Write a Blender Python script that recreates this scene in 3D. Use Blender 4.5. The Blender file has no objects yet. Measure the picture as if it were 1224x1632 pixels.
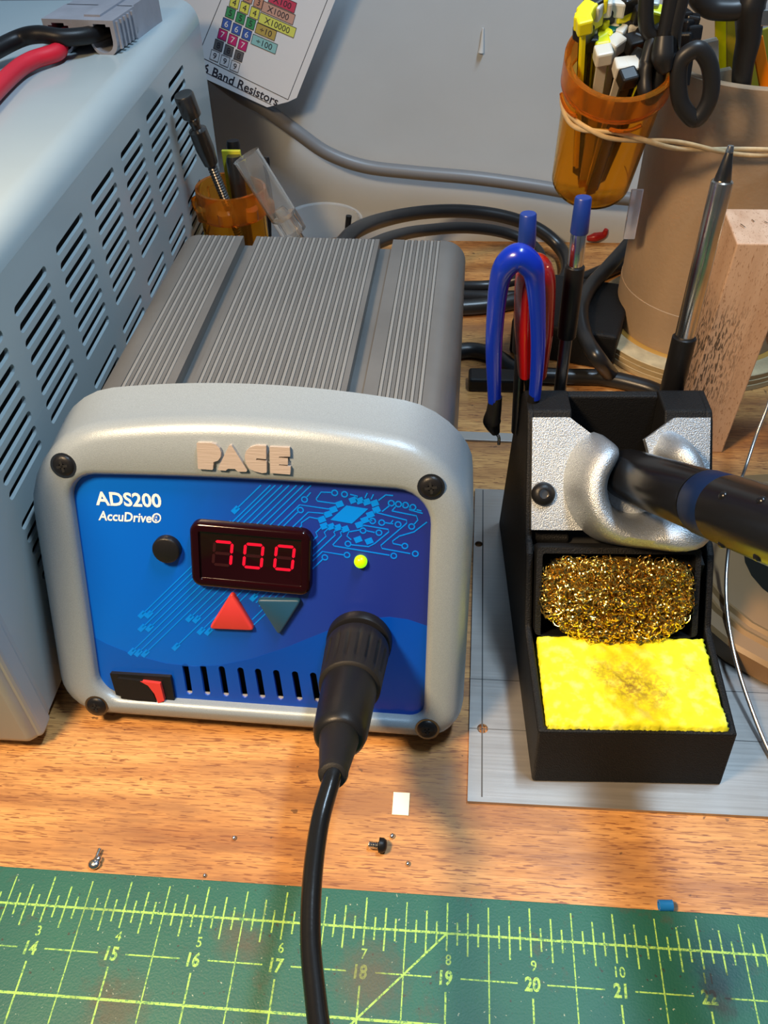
import bpy, bmesh, math, random
import numpy as np
from mathutils import Vector, Matrix
random.seed(7); rng = np.random.default_rng(7)
SC = bpy.context.scene; COL = SC.collection
S = 0.001                                   # everything below is written in millimetres
V = lambda *a: np.array(a, float)

# ------------------------------------------------------------------ camera
CAM = V(20.687, -104.035, 278.555)
RX, RZ, ROLL, FPX = 0.80677, 0.09899, -0.03349, 1388.1
CM = Matrix.Rotation(RZ, 3, 'Z') @ Matrix.Rotation(RX, 3, 'X') @ Matrix.Rotation(ROLL, 3, 'Z')
cd = bpy.data.cameras.new('camera'); cam = bpy.data.objects.new('camera', cd); COL.objects.link(cam)
cam.matrix_world = Matrix.Translation(Vector(CAM * S)) @ CM.to_4x4()
cd.sensor_fit = 'HORIZONTAL'; cd.sensor_width = 36; cd.lens = FPX / 1224 * 36
cd.clip_start = 0.01; cd.clip_end = 20
SC.camera = cam
CR = np.array(CM)

# ------------------------------------------------------------------ light
SC.view_settings.view_transform = 'Standard'; SC.view_settings.look = 'None'
SC.view_settings.gamma = 1; SC.view_settings.use_curve_mapping = False
SC.view_settings.exposure = 0.0
w = bpy.data.worlds.new('room_light'); SC.world = w; w.use_nodes = True
w.node_tree.nodes['Background'].inputs[0].default_value = (0.55, 0.66, 0.82, 1)
w.node_tree.nodes['Background'].inputs[1].default_value = 0.13
def area(name, loc, target, sx, sy, power, col):
    l = bpy.data.lights.new(name, 'AREA'); l.shape = 'RECTANGLE'; l.size = sx * S; l.size_y = sy * S
    l.energy = power; l.color = col
    o = bpy.data.objects.new(name, l); COL.objects.link(o)
    o.location = Vector(loc) * S
    o.rotation_euler = (Vector(target) - Vector(loc)).to_track_quat('-Z', 'Y').to_euler()
    return o
area('warm_bench_lamp', (-190, -70, 430), (55, 75, 0), 90, 60, 1.45, (1.0, 0.70, 0.40)).data.spread = math.radians(105)
area('cool_tube_lamp', (230, 150, 900), (0, 180, 0), 300, 60, 7.0, (0.58, 0.79, 1.0))

# ------------------------------------------------------------------ pixel -> point (survey of the photo)
def ray(px, py):
    d = CR @ V((px - 612) / FPX, -(py - 816) / FPX, -1.0); return d / np.linalg.norm(d)
def PZ(px, py, z): d = ray(px, py); return CAM + d * (z - CAM[2]) / d[2]
def PY(px, py, y): d = ray(px, py); return CAM + d * (y - CAM[1]) / d[1]
def PX(px, py, x): d = ray(px, py); return CAM + d * (x - CAM[0]) / d[0]
def PD(px, py, D): return CAM + ray(px, py) * D
def PP(px, py, o, n): d = ray(px, py); return CAM + d * (np.dot(o - CAM, n) / np.dot(d, n))
nrm = lambda v: np.array(v, float) / np.linalg.norm(v)

# ------------------------------------------------------------------ materials
def M(name, col, rough=0.5, metal=0.0, coat=0.0, trans=0.0, ior=1.45, emit=None, es=1.0, bump=None, var=None, alpha=1.0, spec=0.5, aniso=0.0):
    """bump=(scale,strength) var=(scale,amount,stretch) in object millimetres"""
    m = bpy.data.materials.new(name); m.use_nodes = True; nt = m.node_tree; b = nt.nodes['Principled BSDF']
    I = b.inputs
    I['Base Color'].default_value = (*col, 1); I['Roughness'].default_value = rough; I['Metallic'].default_value = metal
    I['Coat Weight'].default_value = coat; I['Coat Roughness'].default_value = 0.12
    I['Transmission Weight'].default_value = trans; I['IOR'].default_value = ior; I['Specular IOR Level'].default_value = spec
    if emit: I['Emission Color'].default_value = (*emit, 1); I['Emission Strength'].default_value = es
    tc = None
    if bump or var:
        tc = nt.nodes.new('ShaderNodeTexCoord')
    if var:
        mp = nt.nodes.new('ShaderNodeMapping'); st = var[2] if len(var) > 2 else (1, 1, 1)
        mp.inputs['Scale'].default_value = [1000 * s for s in st]
        nt.links.new(tc.outputs['Object'], mp.inputs[0])
        n = nt.nodes.new('ShaderNodeTexNoise'); n.inputs['Scale'].default_value = var[0]; n.inputs['Detail'].default_value = 5
        nt.links.new(mp.outputs[0], n.inputs['Vector'])
        r = nt.nodes.new('ShaderNodeMapRange'); r.inputs[1].default_value = 0.3; r.inputs[2].default_value = 0.7
        r.inputs[3].default_value = 1 - var[1]; r.inputs[4].default_value = 1 + var[1]
        nt.links.new(n.outputs[0], r.inputs[0])
        mx = nt.nodes.new('ShaderNodeVectorMath'); mx.operation = 'SCALE'; mx.inputs[0].default_value = col
        nt.links.new(r.outputs[0], mx.inputs['Scale']); nt.links.new(mx.outputs[0], I['Base Color'])
    if bump:
        mp = nt.nodes.new('ShaderNodeMapping'); st = bump[2] if len(bump) > 2 else (1, 1, 1)
        mp.inputs['Scale'].default_value = [1000 * s for s in st]
        nt.links.new(tc.outputs['Object'], mp.inputs[0])
        n = nt.nodes.new('ShaderNodeTexNoise'); n.inputs['Scale'].default_value = bump[0]; n.inputs['Detail'].default_value = 3
        nt.links.new(mp.outputs[0], n.inputs['Vector'])
        bp = nt.nodes.new('ShaderNodeBump'); bp.inputs['Strength'].default_value = bump[1]; bp.inputs['Distance'].default_value = 0.0004
        nt.links.new(n.outputs[0], bp.inputs['Height']); nt.links.new(bp.outputs[0], I['Normal'])
    return m

class NT:
    """small helper to write node graphs"""
    def __init__(s, m): s.nt = m.node_tree; s.b = s.nt.nodes['Principled BSDF']
    def n(s, t, **k):
        x = s.nt.nodes.new(t)
        for a, v in k.items(): setattr(x, a, v)
        return x
    def l(s, a, b): s.nt.links.new(a, b)
    def noise(s, vec, scale, detail=4, st=(1, 1, 1), loc=(0, 0, 0), rough=0.5):
        mp = s.n('ShaderNodeMapping'); mp.inputs['Scale'].default_value = [1000 * a for a in st]; mp.inputs['Location'].default_value = loc
        s.l(vec, mp.inputs[0]); t = s.n('ShaderNodeTexNoise'); t.inputs['Scale'].default_value = scale
        t.inputs['Detail'].default_value = detail; t.inputs['Roughness'].default_value = rough
        s.l(mp.outputs[0], t.inputs['Vector']); return t.outputs[0]
    def ramp(s, fac, stops):
        r = s.n('ShaderNodeValToRGB'); e = r.color_ramp.elements
        while len(e) < len(stops): e.new(0.5)
        for q, (p, c) in zip(e, stops): q.position = p; q.color = (*c, 1) if len(c) == 3 else c
        s.l(fac, r.inputs[0]); return r.outputs[0]
    def mix(s, fac, a, b, mode='MIX'):
        x = s.n('ShaderNodeMix', data_type='RGBA', blend_type=mode)
        for sock, v in ((x.inputs[0], fac), (x.inputs[6], a), (x.inputs[7], b)):
            if isinstance(v, (int, float)): sock.default_value = v
            elif isinstance(v, tuple): sock.default_value = (*v, 1)
            else: s.l(v, sock)
        return x.outputs[2]
    def rng(s, v, a, b, c, d):
        r = s.n('ShaderNodeMapRange'); s.l(v, r.inputs[0])
        for i, q in enumerate((a, b, c, d)): r.inputs[i + 1].default_value = q
        return r.outputs[0]
    def math(s, op, a, b=0.0):
        x = s.n('ShaderNodeMath', operation=op)
        for i, v in enumerate((a, b)):
            if isinstance(v, (int, float)): x.inputs[i].default_value = v
            else: s.l(v, x.inputs[i])
        return x.outputs[0]
    def bump(s, h, strength, dist=0.0003):
        b = s.n('ShaderNodeBump'); b.inputs['Strength'].default_value = strength; b.inputs['Distance'].default_value = dist
        s.l(h, b.inputs['Height']); s.l(b.outputs[0], s.b.inputs['Normal'])
    def blob(s, vec, cx, cy, r, soft=0.5, warp=0.0, cz=None):
        """1 inside a spot of radius r (mm) at cx,cy with ragged edge"""
        sp = s.n('ShaderNodeSeparateXYZ'); s.l(vec, sp.inputs[0])
        dx = s.math('SUBTRACT', sp.outputs[0], cx * S); dy = s.math('SUBTRACT', sp.outputs[1], cy * S)
        d = s.math('SQRT', s.math('ADD', s.math('MULTIPLY', dx, dx), s.math('MULTIPLY', dy, dy)))
        if warp: d = s.math('ADD', d, s.math('MULTIPLY', s.math('SUBTRACT', s.noise(vec, 0.45, 5), 0.5), warp * S))
        return s.rng(d, r * S * (1 - soft), r * S * (1 + soft), 1.0, 0.0)
    def obj(s): return s.n('ShaderNodeTexCoord').outputs['Object']

BLK = M('black_plastic', (0.008, 0.008, 0.009), 0.38, bump=(3, 0.12), spec=0.3)
BLKT = M('black_textured_plastic', (0.007, 0.0072, 0.008), 0.5, bump=(2.2, 0.8), spec=0.22)
BLKG = M('black_glossy_rubber', (0.006, 0.006, 0.006), 0.24, bump=(0.25, 0.2), spec=0.5)
BLKM = M('black_matte', (0.006, 0.006, 0.006), 0.8)
RUB = M('black_rubber', (0.012, 0.011, 0.010), 0.5, bump=(4, 0.3), spec=0.3)
STEEL = M('bright_steel', (0.62, 0.60, 0.57), 0.22, 1.0)
TUBEST = M('heat_tinted_steel', (0.62, 0.55, 0.47), 0.24, 1.0, var=(0.08, 0.2))
DSTEEL = M('dark_steel', (0.16, 0.15, 0.14), 0.3, 1.0)

# ------------------------------------------------------------------ objects
def link(name, data, parent=None):
    o = bpy.data.objects.new(name, data); COL.objects.link(o)
    if parent: o.parent = parent
    return o
def tag(o, label, cat=None, group=None, kind=None):
    if label: o['label'] = label
    if cat: o['category'] = cat
    if group: o['group'] = group
    if kind: o['kind'] = kind
    return o
ORIG = {}
def root(name, at, label, cat, group=None):
    o = link(name, None); o.empty_display_size = 0.01; o.location = Vector(at) * S
    ORIG[o.name] = V(*at); return tag(o, label, cat, group)
class MB:
    def __init__(s): s.v = []; s.f = []; s.mi = []
    def add(s, v, f):
        b = len(s.v); s.v += [tuple(map(float, x)) for x in v]; s.f += [tuple(b + i for i in q) for q in f]
    def box(s, c, size, ax=None):
        a = np.eye(3) if ax is None else np.array(ax, float); h = V(*size) / 2; c = V(*c)
        p = [c + a[0] * h[0] * x + a[1] * h[1] * y + a[2] * h[2] * z for x in (-1, 1) for y in (-1, 1) for z in (-1, 1)]
        s.add(p, [(0, 1, 3, 2), (4, 6, 7, 5), (0, 4, 5, 1), (2, 3, 7, 6), (0, 2, 6, 4), (1, 5, 7, 3)]); return s
    def rings(s, R, closed=True, cap0=True, cap1=True):
        n = len(R[0]); vs = [p for r in R for p in r]; fs = []
        for k in range(len(R) - 1):
            for i in range(n if closed else n - 1):
                j = (i + 1) % n; fs.append((k * n + i, k * n + j, (k + 1) * n + j, (k + 1) * n + i))
        if cap0: fs.append(tuple(range(n))[::-1])
        if cap1: fs.append(tuple((len(R) - 1) * n + i for i in range(n)))
        s.add(vs, fs); return s
    def lathe(s, o, d, prof, seg=32, cap0=True, cap1=True, x=None):
        d = nrm(d); o = V(*o)
        if x is None: x = V(1, 0, 0) if abs(d[0]) < 0.8 else V(0, 1, 0)
        x = nrm(x - d * np.dot(x, d)); y = np.cross(d, x)
        s.rings([[o + d * h + (x * math.cos(t) + y * math.sin(t)) * r for t in np.linspace(0, 2 * math.pi, seg, endpoint=False)] for h, r in prof], True, cap0, cap1); return s
    def cyl(s, a, b, r0, r1=None, seg=24):
        a = V(*a); b = V(*b); s.lathe(a, b - a, [(0, r0), (np.linalg.norm(b - a), r0 if r1 is None else r1)], seg); return s
    def tube(s, pts, r, seg=12, sub=8, closed=False, rads=None, flat=1.0, up=None):
        P = smooth_path(pts, sub, closed)
        if rads is not None:
            q = np.linspace(0, len(rads) - 1, len(P)); rr = np.interp(q, range(len(rads)), rads)
        else: rr = [r] * len(P)
        T = [nrm(P[(i + 1) % len(P) if closed else min(i + 1, len(P) - 1)] - P[i - 1 if (closed or i > 0) else 0]) for i in range(len(P))]
        n = V(0, 0, 1) if up is None else V(*up)
        if abs(np.dot(n, T[0])) > .9: n = V(1, 0, 0)
        R = []
        for p, t, ra in zip(P, T, rr):
            n = nrm(n - t * np.dot(n, t)); b = np.cross(t, n)
            R.append([p + (n * math.cos(a) * flat + b * math.sin(a)) * ra for a in np.linspace(0, 2 * math.pi, seg, endpoint=False)])
        if closed: R.append(R[0]); s.rings(R, True, False, False)
        else: s.rings(R)
        return s
    def sphere(s, c, r, seg=20, rg=12, sc=(1, 1, 1)):
        s.rings([[V(*c) + V(math.cos(t) * math.sin(a) * sc[0], math.sin(t) * math.sin(a) * sc[1], math.cos(a) * sc[2]) * r for t in np.linspace(0, 2 * math.pi, seg, endpoint=False)] for a in np.linspace(math.pi - 0.02, 0.02, rg)]); return s
    def build(s, name, mat, parent=None, smooth=40, bevel=0, org=None, segs=2, solid=0, flipfix=True):
        if org is None:
            pr = parent; 
            while pr is not None and pr.name not in ORIG: pr = pr.parent
            if pr is not None: org = ORIG[pr.name]
            else:
                a = np.array(s.v); org = V((a[:, 0].min() + a[:, 0].max()) / 2, (a[:, 1].min() + a[:, 1].max()) / 2, a[:, 2].min())
        me = bpy.data.meshes.new(name); me.from_pydata([tuple((V(*p) - org) * S) for p in s.v], [], s.f)
        if flipfix:
            bm = bmesh.new(); bm.from_mesh(me); bmesh.ops.recalc_face_normals(bm, faces=bm.faces); bm.to_mesh(me); bm.free()
        me.materials.append(mat)
        if smooth: me.shade_smooth(); me.set_sharp_from_angle(angle=math.radians(smooth))
        o = link(name, me, parent)
        if parent is None: o.location = Vector(org) * S
        if bevel:
            b = o.modifiers.new('bevel', 'BEVEL'); b.width = bevel * S; b.segments = segs; b.limit_method = 'ANGLE'; b.angle_limit = math.radians(35)
        if solid:
            b = o.modifiers.new('solid', 'SOLIDIFY'); b.thickness = solid * S; b.offset = -1
        return o
def smooth_path(pts, sub=8, closed=False):
    P = [V(*p) for p in pts]; n = len(P); out = []
    if n == 2 or sub == 1: return P
    for i in range(n if closed else n - 1):
        p0 = P[(i - 1) % n] if closed or i > 0 else P[0] * 2 - P[1]; p1 = P[i]; p2 = P[(i + 1) % n]
        p3 = P[(i + 2) % n] if closed or i + 2 < n else P[-1] * 2 - P[-2]
        for k in range(sub):
            t = k / sub; out.append(.5 * ((2 * p1) + (p2 - p0) * t + (2 * p0 - 5 * p1 + 4 * p2 - p3) * t * t + (3 * p1 - p0 - 3 * p2 + p3) * t ** 3))
    if not closed: out.append(P[-1])
    return out
class Frame:
    def __init__(s, o, x, y): s.o = V(*o); s.x = nrm(x); y = V(*y); s.n = nrm(np.cross(s.x, y)); s.y = np.cross(s.n, s.x)
    def __call__(s, u, v, n=0): return s.o + s.x * u + s.y * v + s.n * n
    def uv(s, px, py, n=0):
        p = PP(px, py, s.o + s.n * n, s.n) - s.o; return (float(p @ s.x), float(p @ s.y))
def plate2d(fr, outlines, n0, n1, mb=None):
    """filled outline(s) with holes in frame fr between heights n0<n1"""
    mb = mb or MB(); cu = bpy.data.curves.new('t', 'CURVE'); cu.dimensions = '2D'; cu.fill_mode = 'BOTH'; cu.extrude = (n1 - n0) / 2 * 1.0
    for ol in outlines:
        sp = cu.splines.new('POLY'); sp.points.add(len(ol) - 1)
        for q, (a, b) in zip(sp.points, ol): q.co = (a, b, 0, 1)
        sp.use_cyclic_u = True
    o = bpy.data.objects.new('t', cu); COL.objects.link(o); bpy.context.view_layer.update()
    me = o.evaluated_get(bpy.context.evaluated_depsgraph_get()).to_mesh()
    mid = (n0 + n1) / 2
    mb.add([fr(v.co.x, v.co.y, v.co.z + mid) for v in me.vertices], [tuple(p.vertices) for p in me.polygons])
    o.to_mesh_clear(); bpy.data.objects.remove(o); bpy.data.curves.remove(cu); return mb
def flat(fr, outlines, n, mb=None): return plate2d(fr, outlines, n - 0.03, n + 0.03, mb)
def text2d(fr, txt, cu_, cv, size, n, mb=None, bold=0.0, shear=0.0, wfit=None, thick=0.06, rot=0.0, sx=1.0):
    mb = mb or MB(); cu = bpy.data.curves.new('t', 'FONT'); cu.body = txt; cu.size = size; cu.align_x = 'CENTER'; cu.align_y = 'CENTER'
    cu.offset = bold; cu.shear = shear; cu.extrude = thick / 2; cu.resolution_u = 3
    o = bpy.data.objects.new('t', cu); COL.objects.link(o); bpy.context.view_layer.update()
    me = o.evaluated_get(bpy.context.evaluated_depsgraph_get()).to_mesh()
    xs = [v.co.x for v in me.vertices]; ys = [v.co.y for v in me.vertices]
    k = sx if not wfit else wfit / (max(xs) - min(xs)); mx = (max(xs) + min(xs)) / 2; my = (max(ys) + min(ys)) / 2
    c, s_ = math.cos(rot), math.sin(rot); vs = []
    for v in me.vertices:
        a, b = (v.co.x - mx) * k, v.co.y - my; vs.append(fr(cu_ + a * c - b * s_, cv + a * s_ + b * c, n + v.co.z))
    mb.add(vs, [tuple(p.vertices) for p in me.polygons]); o.to_mesh_clear(); bpy.data.objects.remove(o); bpy.data.curves.remove(cu); return mb
def circ(cx, cy, r, n=24, a0=0, a1=2 * math.pi, end=False): return [(cx + r * math.cos(t), cy + r * math.sin(t)) for t in np.linspace(a0, a1, n, endpoint=end)]
def rrect(xl, xr, yb, yt, r, nc=8, ne=16, arch=0.0):
    """same number of points whatever the size; corner radii order BL BR TR TL"""
    r = [r] * 4 if not hasattr(r, '__len__') else r; c = [(xl + r[0], yb + r[0], math.pi), (xr - r[1], yb + r[1], 1.5 * math.pi), (xr - r[2], yt - r[2], 0), (xl + r[3], yt - r[3], .5 * math.pi)]
    arcs = [[(cx + r[i] * math.cos(a + t), cy + r[i] * math.sin(a + t)) for t in np.linspace(0, math.pi / 2, nc)] for i, (cx, cy, a) in enumerate(c)]
    out = []
    for i in range(4):
        out += arcs[i]; p, q = arcs[i][-1], arcs[(i + 1) % 4][0]
        out += [(p[0] + (q[0] - p[0]) * t, p[1] + (q[1] - p[1]) * t) for t in np.linspace(0, 1, ne + 2)[1:-1]]
    if arch:
        xc, hw, ym = (xl + xr) / 2, (xr - xl) / 2, (yb + yt) / 2
        out = [(x, y + arch * (1 - ((x - xc) / hw) ** 2) * max(0, (y - ym) / (yt - ym)) ** 2) for x, y in out]
    return out
def inset(ol, d):
    n = len(ol); out = []
    for i in range(n):
        a, b = V(*ol[i - 1]), V(*ol[(i + 1) % n]); k = 1
        t = nrm(b - a); out.append((ol[i][0] - t[1] * d, ol[i][1] + t[0] * d))
    return out
def ribbon(fr, pts, wd, n, mb, th=0.03):
    """thin printed line"""
    P = [V(*p) for p in pts]; L = []; R = []
    for i, p in enumerate(P):
        t = nrm(P[min(i + 1, len(P) - 1)] - P[max(i - 1, 0)]); q = V(-t[1], t[0]) * wd / 2; L.append(p + q); R.append(p - q)
    vs = [fr(*q, n + h) for h in (-th, th) for q in L + R[::-1]]; m = len(L) * 2
    fs = [(i, i + 1, m - 2 - i, m - 1 - i) for i in range(len(L) - 1)] + [(m + m - 1 - i, m + m - 2 - i, m + i + 1, m + i) for i in range(len(L) - 1)]
    fs += [(i, (i + 1) % m, m + (i + 1) % m, m + i) for i in range(m)]
    mb.add(vs, fs)
def screw_head(mb, fr, u, v, r, h, n0=0):
    o = fr(u, v, n0); mb.lathe(o, fr.n, [(-1.5, r * .8), (0, r), (h * .45, r * .93), (h * .8, r * .72), (h, r * .42), (h, r * .3), (h * .35, r * .25)], 28)

# ==================================================================== SETTING
WALLY = 454
m = M('oak_bench', (0.5, 0.25, 0.1), 0.42, coat=0.12); g = NT(m); o_ = g.obj()
base = g.ramp(g.noise(o_, 0.03, 5, (0.35, 3.0, 1)), [(0.3, (0.34, 0.145, 0.048)), (0.5, (0.55, 0.270, 0.085)), (0.72, (0.67, 0.360, 0.125))])
fine = g.noise(o_, 0.6, 4, (0.12, 1.6, 1)); base = g.mix(0.55, base, g.ramp(fine, [(0.35, (0.62, 0.55, 0.5)), (0.6, (1.1, 1.1, 1.1))]), 'MULTIPLY')
pores = g.noise(o_, 0.55, 1, (0.36, 4.6, 1), (3, 1, 0)); base = g.mix(g.rng(pores, 0.60, 0.635, 0, 0.9), base, (0.20, 0.07, 0.025)); p2 = g.noise(o_, 0.3, 2, (0.22, 6.5, 1), (9, 4, 0)); base = g.mix(g.rng(p2, 0.60, 0.66, 0, 0.6), base, (0.26, 0.095, 0.03))
cloud = g.noise(o_, 0.012, 6, (0.7, 2.6, 1), (0, 0, 0), .62); base = g.mix(g.rng(cloud, 0.50, 0.66, 0, 0.7), base, (0.22, 0.10, 0.045))
dirt = g.noise(o_, 0.25, 2); base = g.mix(g.rng(dirt, 0.73, 0.76, 0, 0.7), base, (0.08, 0.04, 0.02))
g.l(base, g.b.inputs['Base Color']); g.l(g.rng(fine, .3, .7, .5, .36), g.b.inputs['Roughness']); g.bump(pores, 0.1)
fl = MB().box((0, 150, -15), (1100, 610, 30)).build('floor', m, None, 0); fl['kind'] = 'structure'
m = M('painted_wall', (0.52, 0.57, 0.61), 0.5, coat=0.15, bump=(0.05, 0.25), var=(0.012, 0.05))
wl = MB().box((0, WALLY + 10, 300), (1100, 20, 660)).build('wall_back', m, None, 0); wl['kind'] = 'structure'

# ==================================================================== SOLDERING STATION
YAW, UX, UY = -0.02406, -43.7327, 65.1042; LEAN = 0.35544
ur = V(math.cos(YAW), math.sin(YAW), 0); ud = V(-math.sin(YAW), math.cos(YAW), 0); uz = V(0, 0, 1)
F = Frame(V(UX, UY, 12), ur, uz * math.cos(LEAN) + ud * math.sin(LEAN))
UO = V(UX, UY, 0)
def UB(x, y, z): return UO + ur * x + ud * y + uz * z      # box frame of the station
st = root('soldering_station', (UX, UY + 60, 0), 'grey soldering station with blue front panel, red 700 readout and ribbed metal case', 'soldering station')
BEZ = M('grey_cast_paint', (0.255, 0.30, 0.335), 0.36, 0.2, bump=(3.0, 0.16), var=(4.5, 0.14))
OUT = rrect(-74.5, 72.5, -6.5, 101.5, (16, 14, 24, 26), arch=9.5)
# straight-edged lower left corner like the cast front
INN = rrect(-58.8, 58.8, 3.0, 89, (9, 5, 11, 9), arch=1.2)
back = [UB(x, 58, 12 + v * math.cos(LEAN)) for x, v in inset(OUT, 1.0)]
mid = [F(x, v, -9) for x, v in OUT]
R_ = [back, mid] + [[F(x, v, n) for x, v in inset(OUT, d)] for d, n in ((0.5, -5.5), (1.6, -2.8), (3.4, -1.0), (6.2, 0))]
R_ += [[F(x, v, n) for x, v in inset(INN, d)] for d, n in ((-2.6, 0), (-1.2, -0.5), (-0.2, -1.8), (0, -6))]
# bottom clearance
mb = MB().rings([[ (p if p[2] > 5.5 else V(p[0], p[1], 5.5)) for p in r] for r in R_], True, False, False)
ins = [UB(x, 58, 12 + v * math.cos(LEAN)) for x, v in inset(OUT, 8)]
mb.rings([back, ins], True, False, False)
bez = mb.build('front_bezel', BEZ, st, 50)
# ---- printed front panel
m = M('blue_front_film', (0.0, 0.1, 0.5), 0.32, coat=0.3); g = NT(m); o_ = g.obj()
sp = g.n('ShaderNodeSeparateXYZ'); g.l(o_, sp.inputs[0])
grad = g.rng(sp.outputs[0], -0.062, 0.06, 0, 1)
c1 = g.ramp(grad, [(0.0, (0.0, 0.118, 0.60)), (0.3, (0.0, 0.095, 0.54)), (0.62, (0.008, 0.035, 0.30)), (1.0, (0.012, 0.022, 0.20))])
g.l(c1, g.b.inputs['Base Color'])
vents = []
for px in (297, 325.5, 355, 385, 413, 442, 472, 501):
    u0, v0 = F.uv(px - 2, 1058 + (px - 297) * .07, -4); u1, v1 = F.uv(px + 5, 1106 + (px - 297) * .06, -4)
    ax = (u0 + u1) / 2; vents.append(circ(u0, v0 - 1.0, 1.15, 8, 0, math.pi, True) + circ(u1, v1 + 1.0, 1.15, 8, math.pi, 2 * math.pi, True))
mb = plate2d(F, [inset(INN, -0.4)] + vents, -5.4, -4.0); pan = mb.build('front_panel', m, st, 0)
MB().box(F(0, 45, -9), (112, 84, 1), (F.x, F.y, F.n)).build('inner_shield', BLKM, st, 0)
# lower printed swoosh
m = M('blue_swoosh_print', (0.0, 0.06, 0.4), 0.32, coat=0.3); g = NT(m); sp = g.n('ShaderNodeSeparateXYZ'); g.l(g.obj(), sp.inputs[0])
g.l(g.ramp(g.rng(sp.outputs[0], -0.06, 0.06, 0, 1), [(0, (0.0, 0.083, 0.48)), (0.5, (0.0, 0.048, 0.36)), (1, (0.0, 0.055, 0.42))]), g.b.inputs['Base Color'])
sw = [F.uv(*p, -4) for p in ((146, 1013), (170, 1026), (215, 1044), (265, 1057), (310, 1062), (350, 1060), (400, 1050), (450, 1034), (500, 1014), (540, 998), (580, 987), (620, 983), (650, 987), (683, 998))]
sw = [(-58.9, sw[0][1] + .5)] + sw + [(58.9, sw[-1][1] - .5), (58.9, 5), (56, 2.8), (-50, 2.8), (-56, 5), (-58.9, 11)]
flat(F, [sw] + vents, -3.96).build('panel_swoosh', m, st, 0)
# circuit artwork
ART = M('light_blue_print', (0.0, 0.20, 0.80), 0.32, coat=0.3); mb = MB(); LN = -3.90
def W(p): return F.uv(p[0], p[1], -4)
def q6(x, y): return (460 + x / 5.1, 770 + y / 5.1)
SL = 0.97
def yat(c, x): return (c - x) * SL
def line(pts, wd=0.42): ribbon(F, [W(p) for p in pts], wd, LN, mb)
def pad(px, py):
    line([(px - 5, py + 5), (px + 4, py - 4)], 1.7)
starts = {1213: 376, 1228: 366, 1236: 227, 1247: 238, 1258: 227, 1270: 239, 1281: 211, 1293: 221, 1305: 232, 1318: 303, 1331: 314, 1343: 281, 1357: 321, 1370: 333, 1386: 405, 1398: 408, 1409: 413, 1420: 402, 1431: 404}
bend = {1305: [q6(90, 175), q6(330, 210)], 1318: [q6(80, 230)], 1331: [q6(160, 235), q6(290, 245)], 1343: [q6(105, 345), q6(105, 320), q6(170, 275), q6(245, 290)],
        1386: [q6(235, 430), q6(222, 400), q6(265, 360)], 1398: [q6(305, 430), q6(290, 400), q6(320, 370)], 1409: [q6(380, 420), q6(368, 398), q6(385, 378)], 1420: [q6(275, 555), q6(450, 583)], 1431: [q6(280, 615)]}
for c, x0 in starts.items():
    y0 = yat(c, x0)
    if c < 1390: pad(x0, y0)
    if c in bend:
        e = bend[c]; b0 = e[0]; line([(x0, y0), (c - b0[1] / SL, b0[1]), *e][:1] + [(b0[0], b0[1])] + list(e[1:]))
    elif c in (1357, 1370): line([(x0, y0), (x0 + 150, yat(c, x0 + 150))])
    else: line([(x0, y0), (c - 773 / SL, 773)])
line([q6(370, 510), q6(360, 500), q6(430, 425), q6(422, 400), q6(440, 385)]); line([q6(370, 510), q6(820, 585)])
for P_ in ([(225, 125), (265, 72), (350, 75)], [(225, 125), (235, 145), (380, 165)], [(700, 235), (960, 300), (960, 325), (750, 505), (760, 530), (990, 572)],
           [(760, 230), (830, 175)], [(600, 340), (810, 375), (815, 395), (700, 490), (650, 515), (510, 500)], [(510, 460), (475, 430), (490, 395), (580, 380)], [(630, 385), (700, 400)],
           [(840, 225), (1040, 265), (1050, 300), (1015, 340)], [(840, 225), (870, 190)], [(980, 215), (1090, 245)], [(1125, 315), (1020, 395), (900, 430), (845, 470), (850, 490), (920, 505)],
           [(660, 300), (680, 305)], [(780, 320), (850, 330)], [(830, 325), (850, 300)], [(500, 90), (560, 105), (550, 130)], [(620, 120), (640, 80)], [(670, 130), (690, 90)], [(730, 140), (790, 95), (850, 100)], [(150, 110), (180, 75)],
           [(980, 215), (995, 195)], [(920, 172), (940, 178)], [(1040, 215), (1080, 225)]):
    line([q6(*p) for p in P_], 0.42)
for x, y in ((130, 132), (97, 218), (375, 78), (455, 90), (483, 492), (735, 402), (605, 385), (683, 307), (757, 320), (890, 335), (1000, 352), (945, 510), (1030, 573), (855, 590), (475, 583), (295, 603), (835, 162), (893, 170), (950, 178), (1010, 195)):
    u, v = W(q6(x, y)); flat(F, [circ(u, v, 1.15, 14), circ(u, v, 0.7, 14)], LN, mb)
flat(F, [[W(q6(*p)) for p in ((470, 180), (648, 208), (515, 328), (340, 298))]], LN, mb)
for x, y in ((525, 135), (580, 140), (635, 150), (700, 160), (415, 168), (365, 212), (320, 250), (270, 292), (290, 345), (345, 350), (400, 358), (460, 370), (715, 213), (665, 253), (620, 297), (575, 335), (565, 455), (655, 468)):
    a = W(q6(x - 28, y + 12)); b = W(q6(x + 28, y - 8)); ribbon(F, [a, b], 2.0, LN, mb)
mb.build('circuit_artwork', ART, pan, 0)
# texts
WHT = M('white_print', (0.8, 0.82, 0.84), 0.4)
def txt_at(s_, x0, y0, x1, y1, size, bold, shear=0):
    a = W((x0, y0)); b = W((x1, y1)); c = ((a[0] + b[0]) / 2, (a[1] + b[1]) / 2); return text2d(F, s_, *c, size, -3.92, None, bold, shear, wfit=abs(b[0] - a[0]), rot=math.atan2(b[1] - a[1], b[0] - a[0]))
txt_at('ADS200', 152, 794, 257, 798, 6.6, 0.16).build('model_lettering', WHT, pan, 0)
txt_at('AccuDrive\u00ae', 156, 821, 257, 826, 4.7, 0.09, 0.22).build('name_lettering', WHT, pan, 0)
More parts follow.
